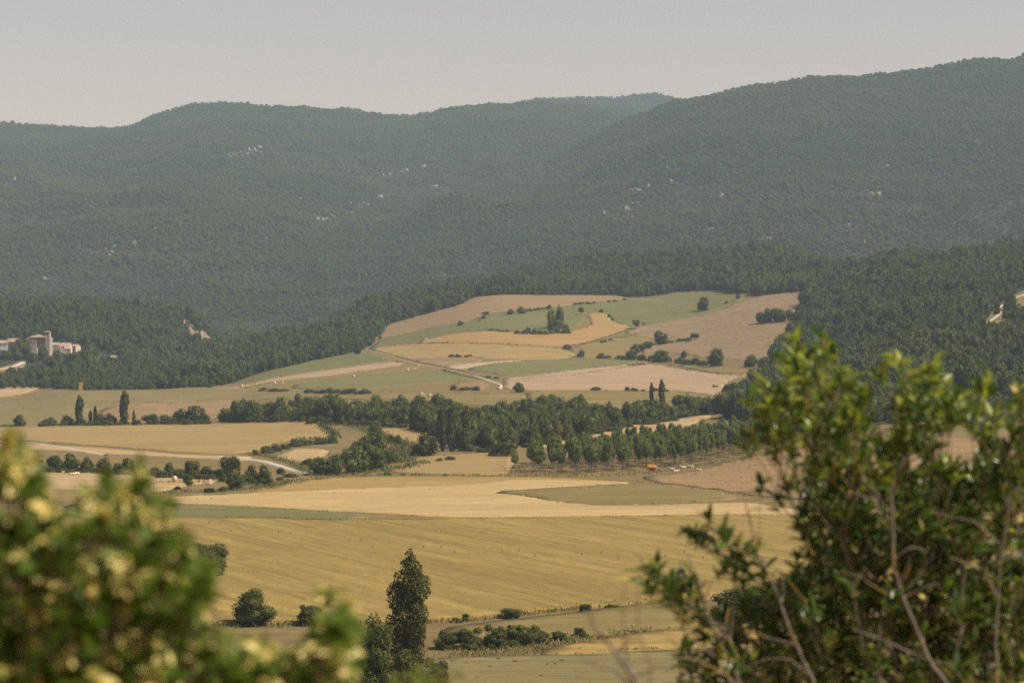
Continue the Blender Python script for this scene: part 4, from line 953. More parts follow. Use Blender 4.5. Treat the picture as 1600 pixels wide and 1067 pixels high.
def church():
    P = ground(60, 553, 2300); k = P.y / F; P.z = CZ + cell(60, 553)[1] * P.y
    o = empty('church', P, R(-4)); tag(o, 'stone church with square bell tower above the village', 'church')
    m = M['stone']; X = lambda u: (u - 60) * k; H = lambda v: (553 - v) * k
    link('nave', boxes_mesh('nave', [(X(61), X(78), 0, 10, -3, H(527))], m), None, o)
    link('transept', boxes_mesh('transept', [(X(47), X(59), -3.5, 9, -3, H(527))], m), None, o)
    link('side_aisle', boxes_mesh('side_aisle', [(X(41.5), X(46.9), -1.5, 7, -3, H(531))], m), None, o)
    link('recess_wall', boxes_mesh('recess_wall', [(X(59.02), X(60.98), 1.5, 9, -3, H(527.3))], m), None, o)
    t = link('tower', boxes_mesh('tower', [(X(71), X(78.4), -1.2, 3.2, -2, H(519))], m), None, o)
    link('belfry_opening', boxes_mesh('belfry_opening', [(X(73.6), X(75.6), -1.26, -.9, H(523), H(520))], M['dark']), None, t)
    def hip(x0, x1, y0, y1, e, h, ov=.5):
        x0 -= ov; x1 += ov; y0 -= ov; y1 += ov; s = min(x1 - x0, y1 - y0) / 2
        if x1 - x0 > y1 - y0: r0, r1 = (x0 + s, (y0 + y1) / 2, e + h), (x1 - s - .01, (y0 + y1) / 2, e + h)
        else: r0, r1 = ((x0 + x1) / 2, y0 + s, e + h), ((x0 + x1) / 2, y1 - s - .01, e + h)
        v = [(x0, y0, e), (x1, y0, e), (x1, y1, e), (x0, y1, e), (x0, y0, e + .25), (x1, y0, e + .25), (x1, y1, e + .25), (x0, y1, e + .25), r0, r1]
        f = [(0, 1, 2, 3), (0, 1, 5, 4), (1, 2, 6, 5), (2, 3, 7, 6), (3, 0, 4, 7)]
        f += [(4, 5, 9, 8), (5, 6, 9), (6, 7, 8, 9), (7, 4, 8)] if x1 - x0 > y1 - y0 else [(4, 5, 8), (5, 6, 9, 8), (6, 7, 9), (7, 4, 8, 9)]
        me = bpy.data.meshes.new('church_roof'); me.from_pydata(v, [], f); me.materials.append(M['tile']); return me
    link('roof', hip(X(47), X(71.5), -3.5, 9, H(527) + .02, 2.4), None, o)
    link('aisle_roof', hip(X(41.5), X(46.2), -1.5, 7, H(531) + .02, 1.6), None, o)
    link('tower_roof', hip(X(71), X(78.4), -1.2, 3.2, H(519) + .02, 1.1), None, o)
    for x in (50, 55, 65, 69):
        w = link('window', boxes_mesh('window', [(X(x) - .4, X(x) + .4, (-3.55 if x < 60 else -.05), (-3.3 if x < 60 else .2), H(536), H(532))], M['dark']), None, o)
        link('sill', boxes_mesh('sill', [(X(x) - .55, X(x) + .55, (-3.7 if x < 60 else -.2), (-3.51 if x < 60 else -.01), H(536) - .2, H(536) - .02)], m), None, w)
church()
for a in [('ash', 34, 560, 32, 28, 'big green tree between the barn and the church'), ('round', 68, 563, 22, 22, 'dark tree in front of the long stone house'),
          ('ash', 90, 566, 20, 16, 'small tree in front of the gable end house'), ('round', 111, 572, 24, 28, 'round dark tree in front of the narrow stone house'),
          ('ash', 135, 559, 15, 16, 'tree right of the cream village house'), ('round', 150, 556, 14, 18, 'tree behind the detached cottage'),
          ('round', 10, 561, 15, 22, 'tree below the white house at the left edge'), ('ash', 50, 566, 18, 26, 'tree below the church front'),
          ('ash', 28, 563, 16, 20, 'shrubby tree below the stone barn'), ('round', 128, 568, 18, 26, 'tree on the slope below the cream house'), ('round', 80, 574, 20, 28, 'tree on the slope below the long stone house')]:
    tree(*a[:5], a[5], 'village trees', 2250)

# ------------------------------------------------------------------ bales, heaps, posts, tanker, cattle
M['straw'] = plain_mat('straw', (0.56, 0.42, 0.26), (0.70, 0.56, 0.38), 3)
M['straw_old'] = plain_mat('old_straw', (0.44, 0.26, 0.09), (0.54, 0.34, 0.13), 3)
M['dung'] = plain_mat('brown_heap', (0.14, 0.08, 0.05), (0.24, 0.14, 0.09), 1.5)
def bale_mesh():
    b = bmesh.new(); bmesh.ops.create_cone(b, cap_ends=True, segments=20, radius1=.75, radius2=.75, depth=1.25, matrix=Matrix.Translation((0, 0, .72)) @ Matrix.Rotation(R(90), 4, 'Y'))
    for f in list(b.faces):
        if len(f.verts) > 4:
            r = bmesh.ops.inset_individual(b, faces=[f], thickness=.09, depth=-.03)
    bmesh.ops.bevel(b, geom=[e for e in b.edges if e.calc_face_angle(0) > .9], offset=.03, segments=1, affect='EDGES')
    me = bpy.data.meshes.new('round_bale'); b.to_mesh(me); b.free(); me.materials.append(M['straw']); return me
BM = bale_mesh()
for u, v, lab in [(360, 593, 'round bale nearest the wood at the left tip of the green slope'), (377.5, 605, 'round bale at the left end of the pale strip'), (429, 601, 'left bale of the two side by side on the tan strip'),
                  (441, 600.5, 'right bale of the two side by side on the tan strip'), (552, 590, 'lone round bale in the middle of the tan strip'), (638, 579.5, 'round bale near the right tip of the tan strip'),
                  (655, 572.5, 'round bale beside the hill track'), (658, 618, 'left bale of the group on the pasture behind the belt'), (661, 619, 'middle bale of the group on the pasture behind the belt'),
                  (671, 620, 'right bale of the group on the pasture behind the belt'), (665, 532, 'round bale at the left tip of the orange field'),
                  (272, 752, 'round bale left of the spreading hedge oak on the stubble'), (329, 757, 'dark round bale on the stubble in front of the hedge')]:
    P = ground(u, v, 2400); o = link('round_bale', BM); o.location = P + Vector((0, 0, .3)); o.rotation_euler = (0, 0, rng.uniform(.6, 1.9)); s = 1.15 if P.y < 1800 else 1.3; o.scale = (s, s, s)
    tag(o, lab, 'hay bale', 'round bales in the fields')
def sq_bale():
    b = bmesh.new(); bmesh.ops.create_cube(b, size=1, matrix=Matrix.Translation((0, 0, .65)) @ Matrix.Diagonal((2.4, 1.4, 1.3, 1)))
    bmesh.ops.bevel(b, geom=list(b.edges), offset=.1, segments=2, affect='EDGES'); me = bpy.data.meshes.new('square_bale'); b.to_mesh(me); b.free(); me.materials.append(M['straw_old']); return me
SB = sq_bale(); P = ground(126, 609.5, 1780)
for i in range(4):
    o = link('square_bale', SB); o.location = P + Vector((rng.uniform(-.12, .12), 0, .3 + 1.31 * i)); o.rotation_euler = (0, 0, rng.uniform(-.12, .12))
    tag(o, ['bottom', 'second', 'third', 'topmost'][i] + ' straw bale of the tall stack at the field crest', 'straw bale', 'tall bale stack')
def heap(u, v, wp, hp, mat, label, n=9, ymax=2400):
    P = ground(u, v, ymax); k = P.y / F; o = empty('heap', P); tag(o, label, 'heap')
    me = npmesh('clod', RM[1].vertices and np.array([x.co[:] for x in RM[n % 5].vertices]), ico(2)[1], True, [M[mat]])
    for i in range(n):
        c = link('clod', me, None, o); t = (i + .5) / n - .5; s = hp * k * rng.uniform(.35, .6)
        c.location = (t * wp * k, rng.uniform(-1.2, 1.2), .3 + s * .5); c.scale = (s * rng.uniform(1.1, 1.7), s * 1.2, s); c.rotation_euler = (0, 0, rng.uniform(0, 6))
heap(624, 566, 9, 3.5, 'dung', 'dark brown heap beside the hill track')
heap(988, 571, 13, 3.5, 'dung', 'low reddish brown heap at the left of the pair on the ploughed field crest')
heap(1002, 570, 11, 5, 'dung', 'taller reddish brown heap on the ploughed field crest')
heap(1118, 605, 5, 5, 'dung', 'small brown heap near the right tip of the ploughed field', 5)
heap(101, 739, 14, 4, 'straw', 'pale heap of straw in front of the left hedge', 9, 1200)
heap(117, 742, 14, 4, 'straw', 'scattered pale straw heap right of the larger one', 8, 1200)
def post_mesh():
    v, f = tube([(0, 0, -.3), (0.01, 0, .35), (.04, .02, .95)], [.13, .12, .11], 6); f = f + [tuple(range(12, 18))]
    me = bpy.data.meshes.new('marker_post'); me.from_pydata([tuple(a) for a in v], [], f); me.materials.append(M['wood']); return me
PM = post_mesh()
for u, v in [(327, 821), (344, 823), (361, 834), (435, 836), (454, 838), (472, 848), (547, 849), (565, 849), (582, 859), (662, 859), (689, 859)] + Z(700, 620, .375, [(30, 660), (225, 657), (297, 654), (362, 675), (557, 669), (640, 664), (710, 684), (905, 675), (985, 660), (1062, 684)]):
    P = ground(u, v, 800); o = link('marker_post', PM); o.location = P + Vector((0, 0, .35)); o.rotation_euler = (rng.uniform(-.15, .15), rng.uniform(-.15, .15), rng.uniform(0, 6)); o.scale = (.9,) * 3
    tag(o, 'small dark post standing in the golden wheat', 'post', 'dark posts scattered through the wheat')
M['orange_paint'] = plain_mat('rusty_orange_paint', (0.52, 0.20, 0.03), (0.62, 0.27, 0.05), 1.2, .5, third=(0.30, 0.11, 0.03))
M['rubber'] = plain_mat('tyre_rubber', (0.02, 0.02, 0.02), (0.035, 0.033, 0.03), 4)
M['grey'] = plain_mat('zinc', (0.40, 0.40, 0.38), (0.52, 0.52, 0.50), 2, .5)
def tanker():
    P = ground(1018.5, 737, 1000); o = empty('water_tanker', P, R(-14)); tag(o, 'orange water tanker trailer in front of the plantation', 'trailer')
    b = bmesh.new()
    n = 24; ring = []
    for x, s in [(-1.75, .55), (-1.65, .8), (-1.45, .93), (-1.0, 1), (1.0, 1), (1.45, .93), (1.65, .8), (1.75, .55)]:
        ring.append([b.verts.new((x, math.cos(6.2832 * j / n) * .92 * s, 1.75 + math.sin(6.2832 * j / n) * .78 * s)) for j in range(n)])
    for a, c in zip(ring, ring[1:]):
        for j in range(n): b.faces.new((a[j], a[(j + 1) % n], c[(j + 1) % n], c[j]))
    b.faces.new(ring[0][::-1]); b.faces.new(ring[-1])
    bmesh.ops.recalc_face_normals(b, faces=b.faces)
    me = bpy.data.meshes.new('tank'); b.to_mesh(me); b.free(); me.materials.append(M['orange_paint']); t = link('tank', me, None, o)
    link('hatch', boxes_mesh('hatch', [(-.3, .3, -.3, .3, 2.5, 2.72)], M['orange_paint']), None, t)
    link('chassis', boxes_mesh('chassis', [(-1.7, 1.7, -.5, -.38, .78, .95), (-1.7, 1.7, .38, .5, .78, .95), (-1.6, -1.45, -.37, .37, .8, .93), (1.45, 1.6, -.37, .37, .8, .93), (-.08, .08, -1.0, 1.0, .5, .66)], M['dung']), None, o)
    link('drawbar', tubes_mesh('drawbar', [([(-1.7, .44, .86), (-3.0, 0, .65)], [.07, .06]), ([(-1.7, -.44, .86), (-3.0, 0, .65)], [.07, .06])], M['dung']), None, o)
    link('support_leg', tubes_mesh('support_leg', [([(-2.9, 0, .68), (-2.9, 0, 0)], [.05, .05])], M['dung']), None, o)
    for s in (-1, 1):
        b = bmesh.new(); bmesh.ops.create_cone(b, cap_ends=True, segments=22, radius1=.58, radius2=.58, depth=.34, matrix=Matrix.Translation((0, s * 1.02, .58)) @ Matrix.Rotation(R(90), 4, 'X'))
        bmesh.ops.bevel(b, geom=[e for e in b.edges if e.calc_face_angle(0) > 1.2], offset=.06, segments=2, affect='EDGES')
        me = bpy.data.meshes.new('wheel'); b.to_mesh(me); b.free(); me.materials.append(M['rubber']); w = link('wheel', me, None, o)
        b = bmesh.new(); bmesh.ops.create_cone(b, cap_ends=True, segments=16, radius1=.3, radius2=.26, depth=.36, matrix=Matrix.Translation((0, s * 1.03, .58)) @ Matrix.Rotation(R(90), 4, 'X'))
        me = bpy.data.meshes.new('rim'); b.to_mesh(me); b.free(); me.materials.append(M['orange_paint']); link('rim', me, None, w)
tanker()
P = ground(1009, 738.5, 1000); o = empty('water_trough', P, R(8)); tag(o, 'small pale water trough left of the orange tanker', 'trough')
link('basin', boxes_mesh('basin', [(-.8, .8, -.35, .35, .25, .3), (-.8, .8, -.35, -.3, .301, .75), (-.8, .8, .3, .35, .301, .75), (-.8, -.75, -.299, .299, .301, .75), (.75, .8, -.299, .299, .301, .75)], M['grey']), None, o)
for sx in (-.7, .7): link('foot', boxes_mesh('foot', [(sx - .06, sx + .06, -.32, .32, 0, .248)], M['grey']), None, o)
M['hide'] = plain_mat('cream_hide', (0.46, 0.35, 0.24), (0.56, 0.45, 0.33), 1.5)
def cow_mesh(graze):
    me = bpy.data.meshes.new('cow')
    hd = [(1.08, 0, 1.02), (1.32, 0, .62), (1.44, 0, .30), (1.56, 0, .12)] if graze else [(1.12, 0, 1.42), (1.36, 0, 1.58), (1.58, 0, 1.48), (1.80, 0, 1.32)]
    v = [(-.85, 0, 1.12), (-.45, 0, 1.04), (.1, 0, 1.0), (.6, 0, 1.05), (.88, 0, 1.14)] + hd; e = [(0, 1), (1, 2), (2, 3), (3, 4), (4, 5), (5, 6), (6, 7), (7, 8)]
    rr = [(.30, .36), (.36, .40), (.40, .42), (.36, .42), (.26, .32), (.15, .2), (.13, .16), (.12, .13), (.09, .09)]
    def add(par, pts, rad):
        p = par
        for a, q in zip(pts, rad):
            v.append(a); rr.append((q, q)); e.append((p, len(v) - 1)); p = len(v) - 1
    for s in (-1, 1):
        add(0, [(-.78, s * .2, .92), (-.62, s * .22, .66), (-.86, s * .22, .44), (-.80, s * .22, .10), (-.76, s * .22, .03)], [.2, .14, .085, .065, .075])
        add(3, [(.66, s * .2, .78), (.68, s * .2, .45), (.66, s * .2, .12), (.69, s * .2, .03)], [.15, .09, .065, .075])
        add(6, [(hd[1][0] - .04, s * .26, hd[1][2] + .05)], [.045])
    add(0, [(-1.08, 0, 1.2), (-1.16, 0, .85), (-1.14, 0, .45)], [.05, .035, .05])
    me.from_pydata(v, e, []); o = bpy.data.objects.new('cow_tmp', me); COL.objects.link(o)
    md = o.modifiers.new('s', 'SKIN'); md.use_smooth_shade = True
    for sv, q in zip(me.skin_vertices[0].data, rr): sv.radius = q
    me.skin_vertices[0].data[2].use_root = True
    o.modifiers.new('d', 'SUBSURF').levels = 1
    dg = bpy.context.evaluated_depsgraph_get(); out = bpy.data.meshes.new_from_object(o.evaluated_get(dg))
    bpy.data.objects.remove(o); out.materials.clear(); out.materials.append(M['hide']); out.name = 'cow'; return out
CM = [cow_mesh(True), cow_mesh(False)]
for u, v, rz, g, lab in [(1050, 739, 175, 1, 'leftmost cream cow of the herd on the brown field'), (1056, 742, 20, 0, 'cream cow in front of the leftmost one, grazing'), (1067.5, 736, 200, 0, 'cream cow at the back of the herd, left of three in a row'),
                         (1074.5, 735, 10, 1, 'middle cow of the three in a row at the back of the herd'), (1080, 735, 170, 0, 'right cow of the three in a row at the back of the herd'), (1091, 740.5, -15, 1, 'rightmost cream cow standing apart from the herd')]:
    P = ground(u, v, 1050); o = link('cow', CM[1 - g]); o.location = P + Vector((0, 0, .55)); o.rotation_euler = (0, 0, R(rz)); o.scale = (1.0,) * 3; tag(o, lab, 'cow', 'herd of cream cattle')

# ------------------------------------------------------------------ rough grass and weeds along the margins
def tufts(name, lines, mat, label, dens=3.0):
    Pn = []; Hn = []
    for pix, wid, hgt, ymax in lines:
        W = [ground(u, v, ymax) for u, v in pix]
        for a, b in zip(W, W[1:]):
            n = int((b - a).length * dens * max(1, wid * .5) * (2.6 if a.y < 700 else 1.3))
            t = nrng.random((n, 1)); Q = np.array(a)[None, :] * (1 - t) + np.array(b)[None, :] * t
            Q[:, :2] += nrng.normal(size=(n, 2)) * wid * .5; Pn.append(Q[:, :2]); Hn.append(hgt * .8 * nrng.uniform(.3, 1.3, n) * (1 + 1.2 * fbm(Q[:, 0] / 8, Q[:, 1] / 8, 2, 3)))
    Q = np.concatenate(Pn); Hh = np.concatenate(Hn)[:, None]; n = len(Q)
    z = height(Q[:, 0], Q[:, 1]) + .1
    base = np.concatenate([Q, z[:, None]], 1); a = nrng.uniform(0, 6.28, n); s = np.stack([np.cos(a), np.sin(a), 0 * a], 1) * Hh * .24
    lean = nrng.normal(size=(n, 3)) * .25 * Hh; lean[:, 2] = 0
    up = np.array([[0, 0, 1.0]]) * Hh
    Vv = np.stack([base - s * .6, base + s * .6, base + s + up * .7 + lean, base + up * 1.1 + lean * 1.5, base - s + up * .7 + lean], 1).reshape(-1, 3)
    i = np.arange(n)[:, None] * 5
    o = link(name, npmesh(name, Vv, np.concatenate([i + [0, 1, 2], i + [0, 2, 4], i + [4, 2, 3]], 0), False, [M[mat]])); return tag(o, label, 'grass', kind='stuff')
# standing stalks, tufts and weeds inside each field and a ragged fringe along its edge
def crop_tufts():
    BASE = {}
    for o, mat, P, off in FIELDS:
        Pp = np.array([(p.x, p.y) for p in P]); x0, y0 = Pp.min(0); x1, y1 = Pp.max(0); ym = (y0 + y1) / 2
        dn = .12 if mat in ('weedy', 'seed') else .0
        n = int(min((x1 - x0) * (y1 - y0) * dn, 60000))
        Q = np.stack([nrng.uniform(x0, x1, n), nrng.uniform(y0, y1, n)], 1)
        Q = Q[inpoly(Q[:, 0], Q[:, 1], [tuple(p) for p in Pp])]
        Q = Q[np.abs(Q[:, 0]) < Q[:, 1] * .235]
        clump = fbm(Q[:, 0] / 30, Q[:, 1] / 14, 4, 31) + fbm(Q[:, 0] / 9, Q[:, 1] / 9, 2, 37) * .5
        Q = Q[nrng.random(len(Q)) < np.clip(.35 + 2.6 * clump, .04, 1)]
        hs = nrng.uniform(.16, .42, len(Q))
        # fringe
        E = np.roll(Pp, -1, 0) - Pp; t = nrng.random((len(Pp), 14, 1)); G = (Pp[:, None, :] + E[:, None, :] * t).reshape(-1, 2) + nrng.normal(size=(len(Pp) * 14, 2)) * .9
        G = G[np.abs(G[:, 0]) < G[:, 1] * .235]; G = G[nrng.random(len(G)) < np.clip(.12 + 2.6 * fbm(G[:, 0] / 26, G[:, 1] / 26, 3, 8), .02, 1)]
        for nm, q, h, z0, mk in (('stalks', Q, hs, off - .05, None), ('fringe', G, nrng.uniform(.2, .6, len(G)), .05, 'weed' if mat in ('gold', 'orange', 'ochre') else 'rough')):
            n = len(q)
            if n < 4: continue
            a = nrng.uniform(0, 6.28, n); h = h[:, None]; sd = np.stack([np.cos(a), np.sin(a), 0 * a], 1) * h * nrng.uniform(.5, 1.4, (n, 1))
            b = np.concatenate([q, (height(q[:, 0], q[:, 1]) + z0)[:, None]], 1); up = np.array([[0, 0, 1.]]) * h; ln = nrng.normal(size=(n, 3)) * .3 * h; ln[:, 2] = 0
            Vv = np.stack([b - sd * .7, b + sd * .7, b + sd + up * .7 + ln, b - sd + up * .8 + ln], 1).reshape(-1, 3); i = np.arange(n)[:, None] * 4
            if mk is None:
                if mat not in BASE:
                    c1, c2 = FCOL[mat]; BASE[mat] = leaf_mat('stalks_' + mat, tuple(v * .68 for v in c1), tuple(v * .9 for v in c1), .2, cc=tuple(v * 1.1 for v in c2))
                m = BASE[mat]
            else: m = M[mk]
            c = link(nm, npmesh(nm, Vv, np.concatenate([i + [0, 1, 2], i + [0, 2, 3]], 0), False, [m]), None, o); c['kind'] = 'stuff'
crop_tufts()
tufts('verge_weeds', [
    ([(400, 762), (450, 753), (525, 746), (600, 743), (700, 743), (790, 744), (830, 746)], 3, .8, 1100), ([(390, 709), (430, 716), (460, 726), (486, 736)], 4, .8, 1250),
    ([(650, 538), (750, 538), (870, 543), (905, 539), (950, 526), (985, 514)], 1.6, 1.0, 2400), ([(690, 578), (720, 587), (750, 593)], 3, .9, 2300), ([(575, 545), (640, 563), (720, 580), (770, 594)], 2, .7, 2300),
    ([(497, 661), (521, 680), (516, 687), (470, 686)], 4, 1.3, 1350), ([(45, 739), (140, 739), (250, 744), (350, 750), (400, 760)], 4, 1.0, 1150), ([(240, 755), (300, 754), (350, 753)], 3, .7, 1100), ([(250, 772), (300, 768), (350, 768), (400, 763), (440, 757)], 4, 1.0, 1100),
    ([(540, 613), (690, 614), (815, 618)], 2, .8, 1650), ([(300, 811), (450, 811), (540, 814), (620, 824), (700, 836)], 2.2, .55, 800), ([(370, 886), (400, 895), (440, 908), (500, 925)], 1.0, .5, 700),
    ([(690, 1034), (760, 1024), (850, 1012), (925, 1000), (1000, 985)], 5, .6, 520), ([(690, 974), (760, 968), (830, 960), (900, 951), (1000, 941)], 2, .5, 600), ([(330, 979), (470, 977), (560, 977)], 3, .9, 560),
    ([(1000, 521), (965, 529)], 2, 1, 2400), ([(505, 660), (560, 666), (620, 690), (640, 705), (620, 725)], 6, 1.2, 1350), ([(470, 735), (500, 744), (560, 741), (620, 733), (660, 722)], 5, 1.0, 1150),
    ([(815, 592), (900, 585), (960, 577), (1000, 571)], 1.5, .7, 2100), ([(1040, 573), (1100, 582), (1160, 588), (1205, 589)], 2, .9, 2000)], 'weed', 'green weeds and rough growth along field margins and tracks')
tufts('dry_grass', [
    ([(800, 736), (850, 744), (930, 745), (1000, 740), (1100, 727), (1200, 708), (1300, 690)], 7, .8, 1050), ([(830, 730), (900, 724), (1000, 712), (1100, 700), (1200, 690)], 14, .7, 1150), ([(560, 813), (700, 812), (900, 809), (1100, 806), (1260, 806)], 1.5, .5, 800),
    ([(690, 972), (760, 966), (830, 958), (900, 950), (1000, 940)], 4, .6, 600), ([(680, 1030), (760, 1020), (850, 1008), (920, 998)], 8, .55, 520), ([(470, 976), (560, 975), (690, 972)], 3, .9, 600), ([(850, 1028), (950, 1022), (1060, 1017)], 1.5, .8, 480),
    ([(850, 1019), (925, 1004), (1020, 988)], 3, .8, 500), ([(990, 752), (1060, 760), (1110, 768), (1200, 780)], 4, .6, 950)], 'rough', 'dry rough grass along field margins')
tufts('seeding_grass', [([(560 + 0, 1062 - 8 * i), (800, 1062 - 8 * i), (1050, 1060 - 8 * i)], 7, .55, 480) for i in range(4)], 'rough', 'seeding grass of the nearest field', 2.5)

# ------------------------------------------------------------------ the two shrubs by the camera
def px(u, v, d):
    a, b = cell(u, v); return Vector((a * d, d, CZ + b * d))
M['bark_lichen'] = plain_mat('lichen_bark', (0.11, 0.085, 0.062), (0.22, 0.175, 0.13), 30, .9, third=(0.28, 0.17, 0.045), tscale=7)
M['twig'] = plain_mat('brown_twig', (0.10, 0.065, 0.035), (0.18, 0.12, 0.07), 30)
M['leaf_r'] = leaf_mat('laurel_leaves', (0.022, 0.055, 0.007), (0.05, 0.10, 0.012), .42, .55, cc=(0.12, 0.17, 0.018))
M['leaf_l'] = leaf_mat('maple_leaves', (0.025, 0.072, 0.012), (0.075, 0.135, 0.02), .40, .04, cc=(0.20, 0.23, 0.04))
M['leaf_y'] = leaf_mat('yellow_keys', (0.62, 0.52, 0.17), (0.80, 0.68, 0.30), .3, .05, cc=(0.62, 0.42, 0.12))
M['leaf_young_sunlit'] = leaf_mat('young_sunlit_laurel_leaves', (0.17, 0.23, 0.025), (0.26, 0.31, 0.04), .48, .5, cc=(0.36, 0.36, 0.05))  # young growth tint, with the sunlit look of the upper tips painted in
def leaf_template(L, W, fold, curl, rows=4):
    Vv, Fv = [], []
    for i in range(rows + 1):
        t = i / rows; w = W * .5 * (math.sin(math.pi * min(1, t * .92 + .06)) ** .8); z = -curl * t * t * L; y = L * t
        Vv += [(-w, y, z + fold * w), (0, y, z), (w, y, z + fold * w)]
        if i:
            k = 3 * i; Fv += [(k - 3, k - 2, k + 1, k), (k - 2, k - 1, k + 2, k + 1)]
    return np.array(Vv), np.array(Fv)
def lobed_template(s):
    """five lobed maple blade built as a fan of kinked fingers"""
    ang = [-1.9, -1.15, -.95, -.55, -.35, 0, .35, .55, .95, 1.15, 1.9]; rad = [.45, .40, .72, .45, .62, 1.0, .62, .45, .72, .40, .45]
    Vv = [(0, 0, 0)] + [(math.sin(a) * r * s, math.cos(a) * r * s, -.18 * r * r * s + (.06 * s if i % 2 else 0)) for i, (a, r) in enumerate(zip(ang, rad))]
    return np.array(Vv), np.array([(0, i, i + 1) for i in range(1, len(ang))])
def frame(d, roll):
    d = d.normalized(); a = d.cross(Vector((0, 0, 1)))
    if a.length < .05: a = Vector((1, 0, 0))
    a.normalize(); n = a.cross(d)
    x = a * math.cos(roll) + n * math.sin(roll); z = x.cross(d)
    return Matrix((x, d, z)).transposed()                   # columns: side, along, normal
def grow(root, tips, r0, bias=.55):
    """link tips back to a root, each to the nearest node that is closer to the root"""
    nodes = [root]; par = [-1]; order = sorted(tips, key=lambda p: (p - root).length); tipn = []
    for p in order:
        dp = (p - root).length; best = None
        A = np.array([n[:] for n in nodes]); dd = np.linalg.norm(A - np.array(p[:]), axis=1); dr = np.linalg.norm(A - np.array(root[:]), axis=1)
        cost = dd + bias * dr * .35 + np.where(dr > dp * .93, 9, 0); j = int(np.argmin(cost)); q = nodes[j]
        n = max(2, int((p - q).length / .09)); last = j
        side = Vector((rng.uniform(-1, 1), rng.uniform(-1, 1), rng.uniform(-.2, 1))) * (p - q).length * .13
        for i in range(1, n + 1):
            t = i / n; nodes.append(q.lerp(p, t) + side * math.sin(math.pi * t) + Vector((rng.uniform(-1, 1), rng.uniform(-1, 1), rng.uniform(-1, 1))) * .004); par.append(last); last = len(nodes) - 1
        tipn.append(last)
    load = [0.0] * len(nodes)
    for k in tipn: load[k] += 1
    for k in range(len(nodes) - 1, 0, -1): load[par[k]] += load[k]
    mx = max(load); rad = [max(.0016, r0 * math.sqrt(max(l, .5) / mx)) for l in load]
    segs = [([nodes[par[k]], nodes[k]], [rad[par[k]] if par[k] and load[par[k]] < load[k] * 1.6 else rad[k] * 1.08, rad[k]]) for k in range(1, len(nodes))]
    dirs = [(nodes[k], (nodes[k] - nodes[par[k]]).normalized()) for k in tipn]
    return segs, dirs
def put_leaves(o, specs, name, tmpls, mats, limit=300, label=None):
    """specs: (pos, matrix3, scale, template index, material index). The nearest ones in frame are single leaves, the rest one mass."""
    def vis(p):
        d = p[0].y; u = 800 + F * p[0].x / d; v = 510 - F * (p[0].z - CZ) / d
        return 0 < u < 1600 and 0 < v < 1067
    front = sorted([s for s in specs if vis(s)], key=lambda s: s[0].y)[:limit]; ids = set(id(s) for s in front)
    cache = {}
    for p, m, s, ti, mi in front:
        if (ti, mi) not in cache: cache[(ti, mi)] = npmesh(name, tmpls[ti][0], tmpls[ti][1], True, [mats[mi]])
        c = link(name, cache[(ti, mi)], None, o)
        c.matrix_local = Matrix.Translation(p - o.location) @ (m @ Matrix.Diagonal((s, s, s))).to_4x4()
    for mi in range(len(mats)):
        for ti in range(len(tmpls)):
            sp = [s for s in specs if id(s) not in ids and s[4] == mi and s[3] == ti]
            if not sp: continue
            tv, tf = tmpls[ti]; A = np.array([np.array(m) * s for _, m, s, _, _ in sp]); T = np.array([(p - o.location)[:] for p, *_ in sp])
            Vv = np.einsum('nij,kj->nki', A, tv) + T[:, None, :]
            Fv = (np.arange(len(sp)) * len(tv))[:, None, None] + tf[None]
            c = link('foliage', npmesh('foliage', Vv.reshape(-1, 3), Fv.reshape(-1, tf.shape[1]), True, [mats[mi]]), None, o); c['kind'] = 'stuff'
def polyscatter(poly, n, gaps=()):
    us = [p[0] for p in poly]; vs = [p[1] for p in poly]; out = []
    while len(out) < n:
        u = rng.uniform(min(us), max(us)); v = rng.uniform(min(vs), max(vs))
        if not inpoly(np.array([u]), np.array([v]), poly)[0]: continue
        if any((u - a) ** 2 / (c * c) + (v - b) ** 2 / (e * e) < 1 for a, b, c, e in gaps): continue
        out.append((u, v))
    return out
def rosette(p, d, n, spread, tmpl_n, mat_pick, s0, along=.05):
    out = []; a0 = rng.uniform(0, 6.28)
    for i in range(n):
        a = a0 + i * 2.4; q = frame(d, 0); t = spread * rng.uniform(.45, 1.25)
        v = (q @ Vector((math.cos(a) * math.sin(t), math.cos(t), math.sin(a) * math.sin(t)))).normalized()
        v = (v + Vector((0, 0, .18))).normalized()
        out.append((p - d * along * rng.random(), frame(v, rng.gauss(0, .5)), s0 * rng.uniform(.65, 1.2), rng.randrange(tmpl_n), mat_pick()))
    return out
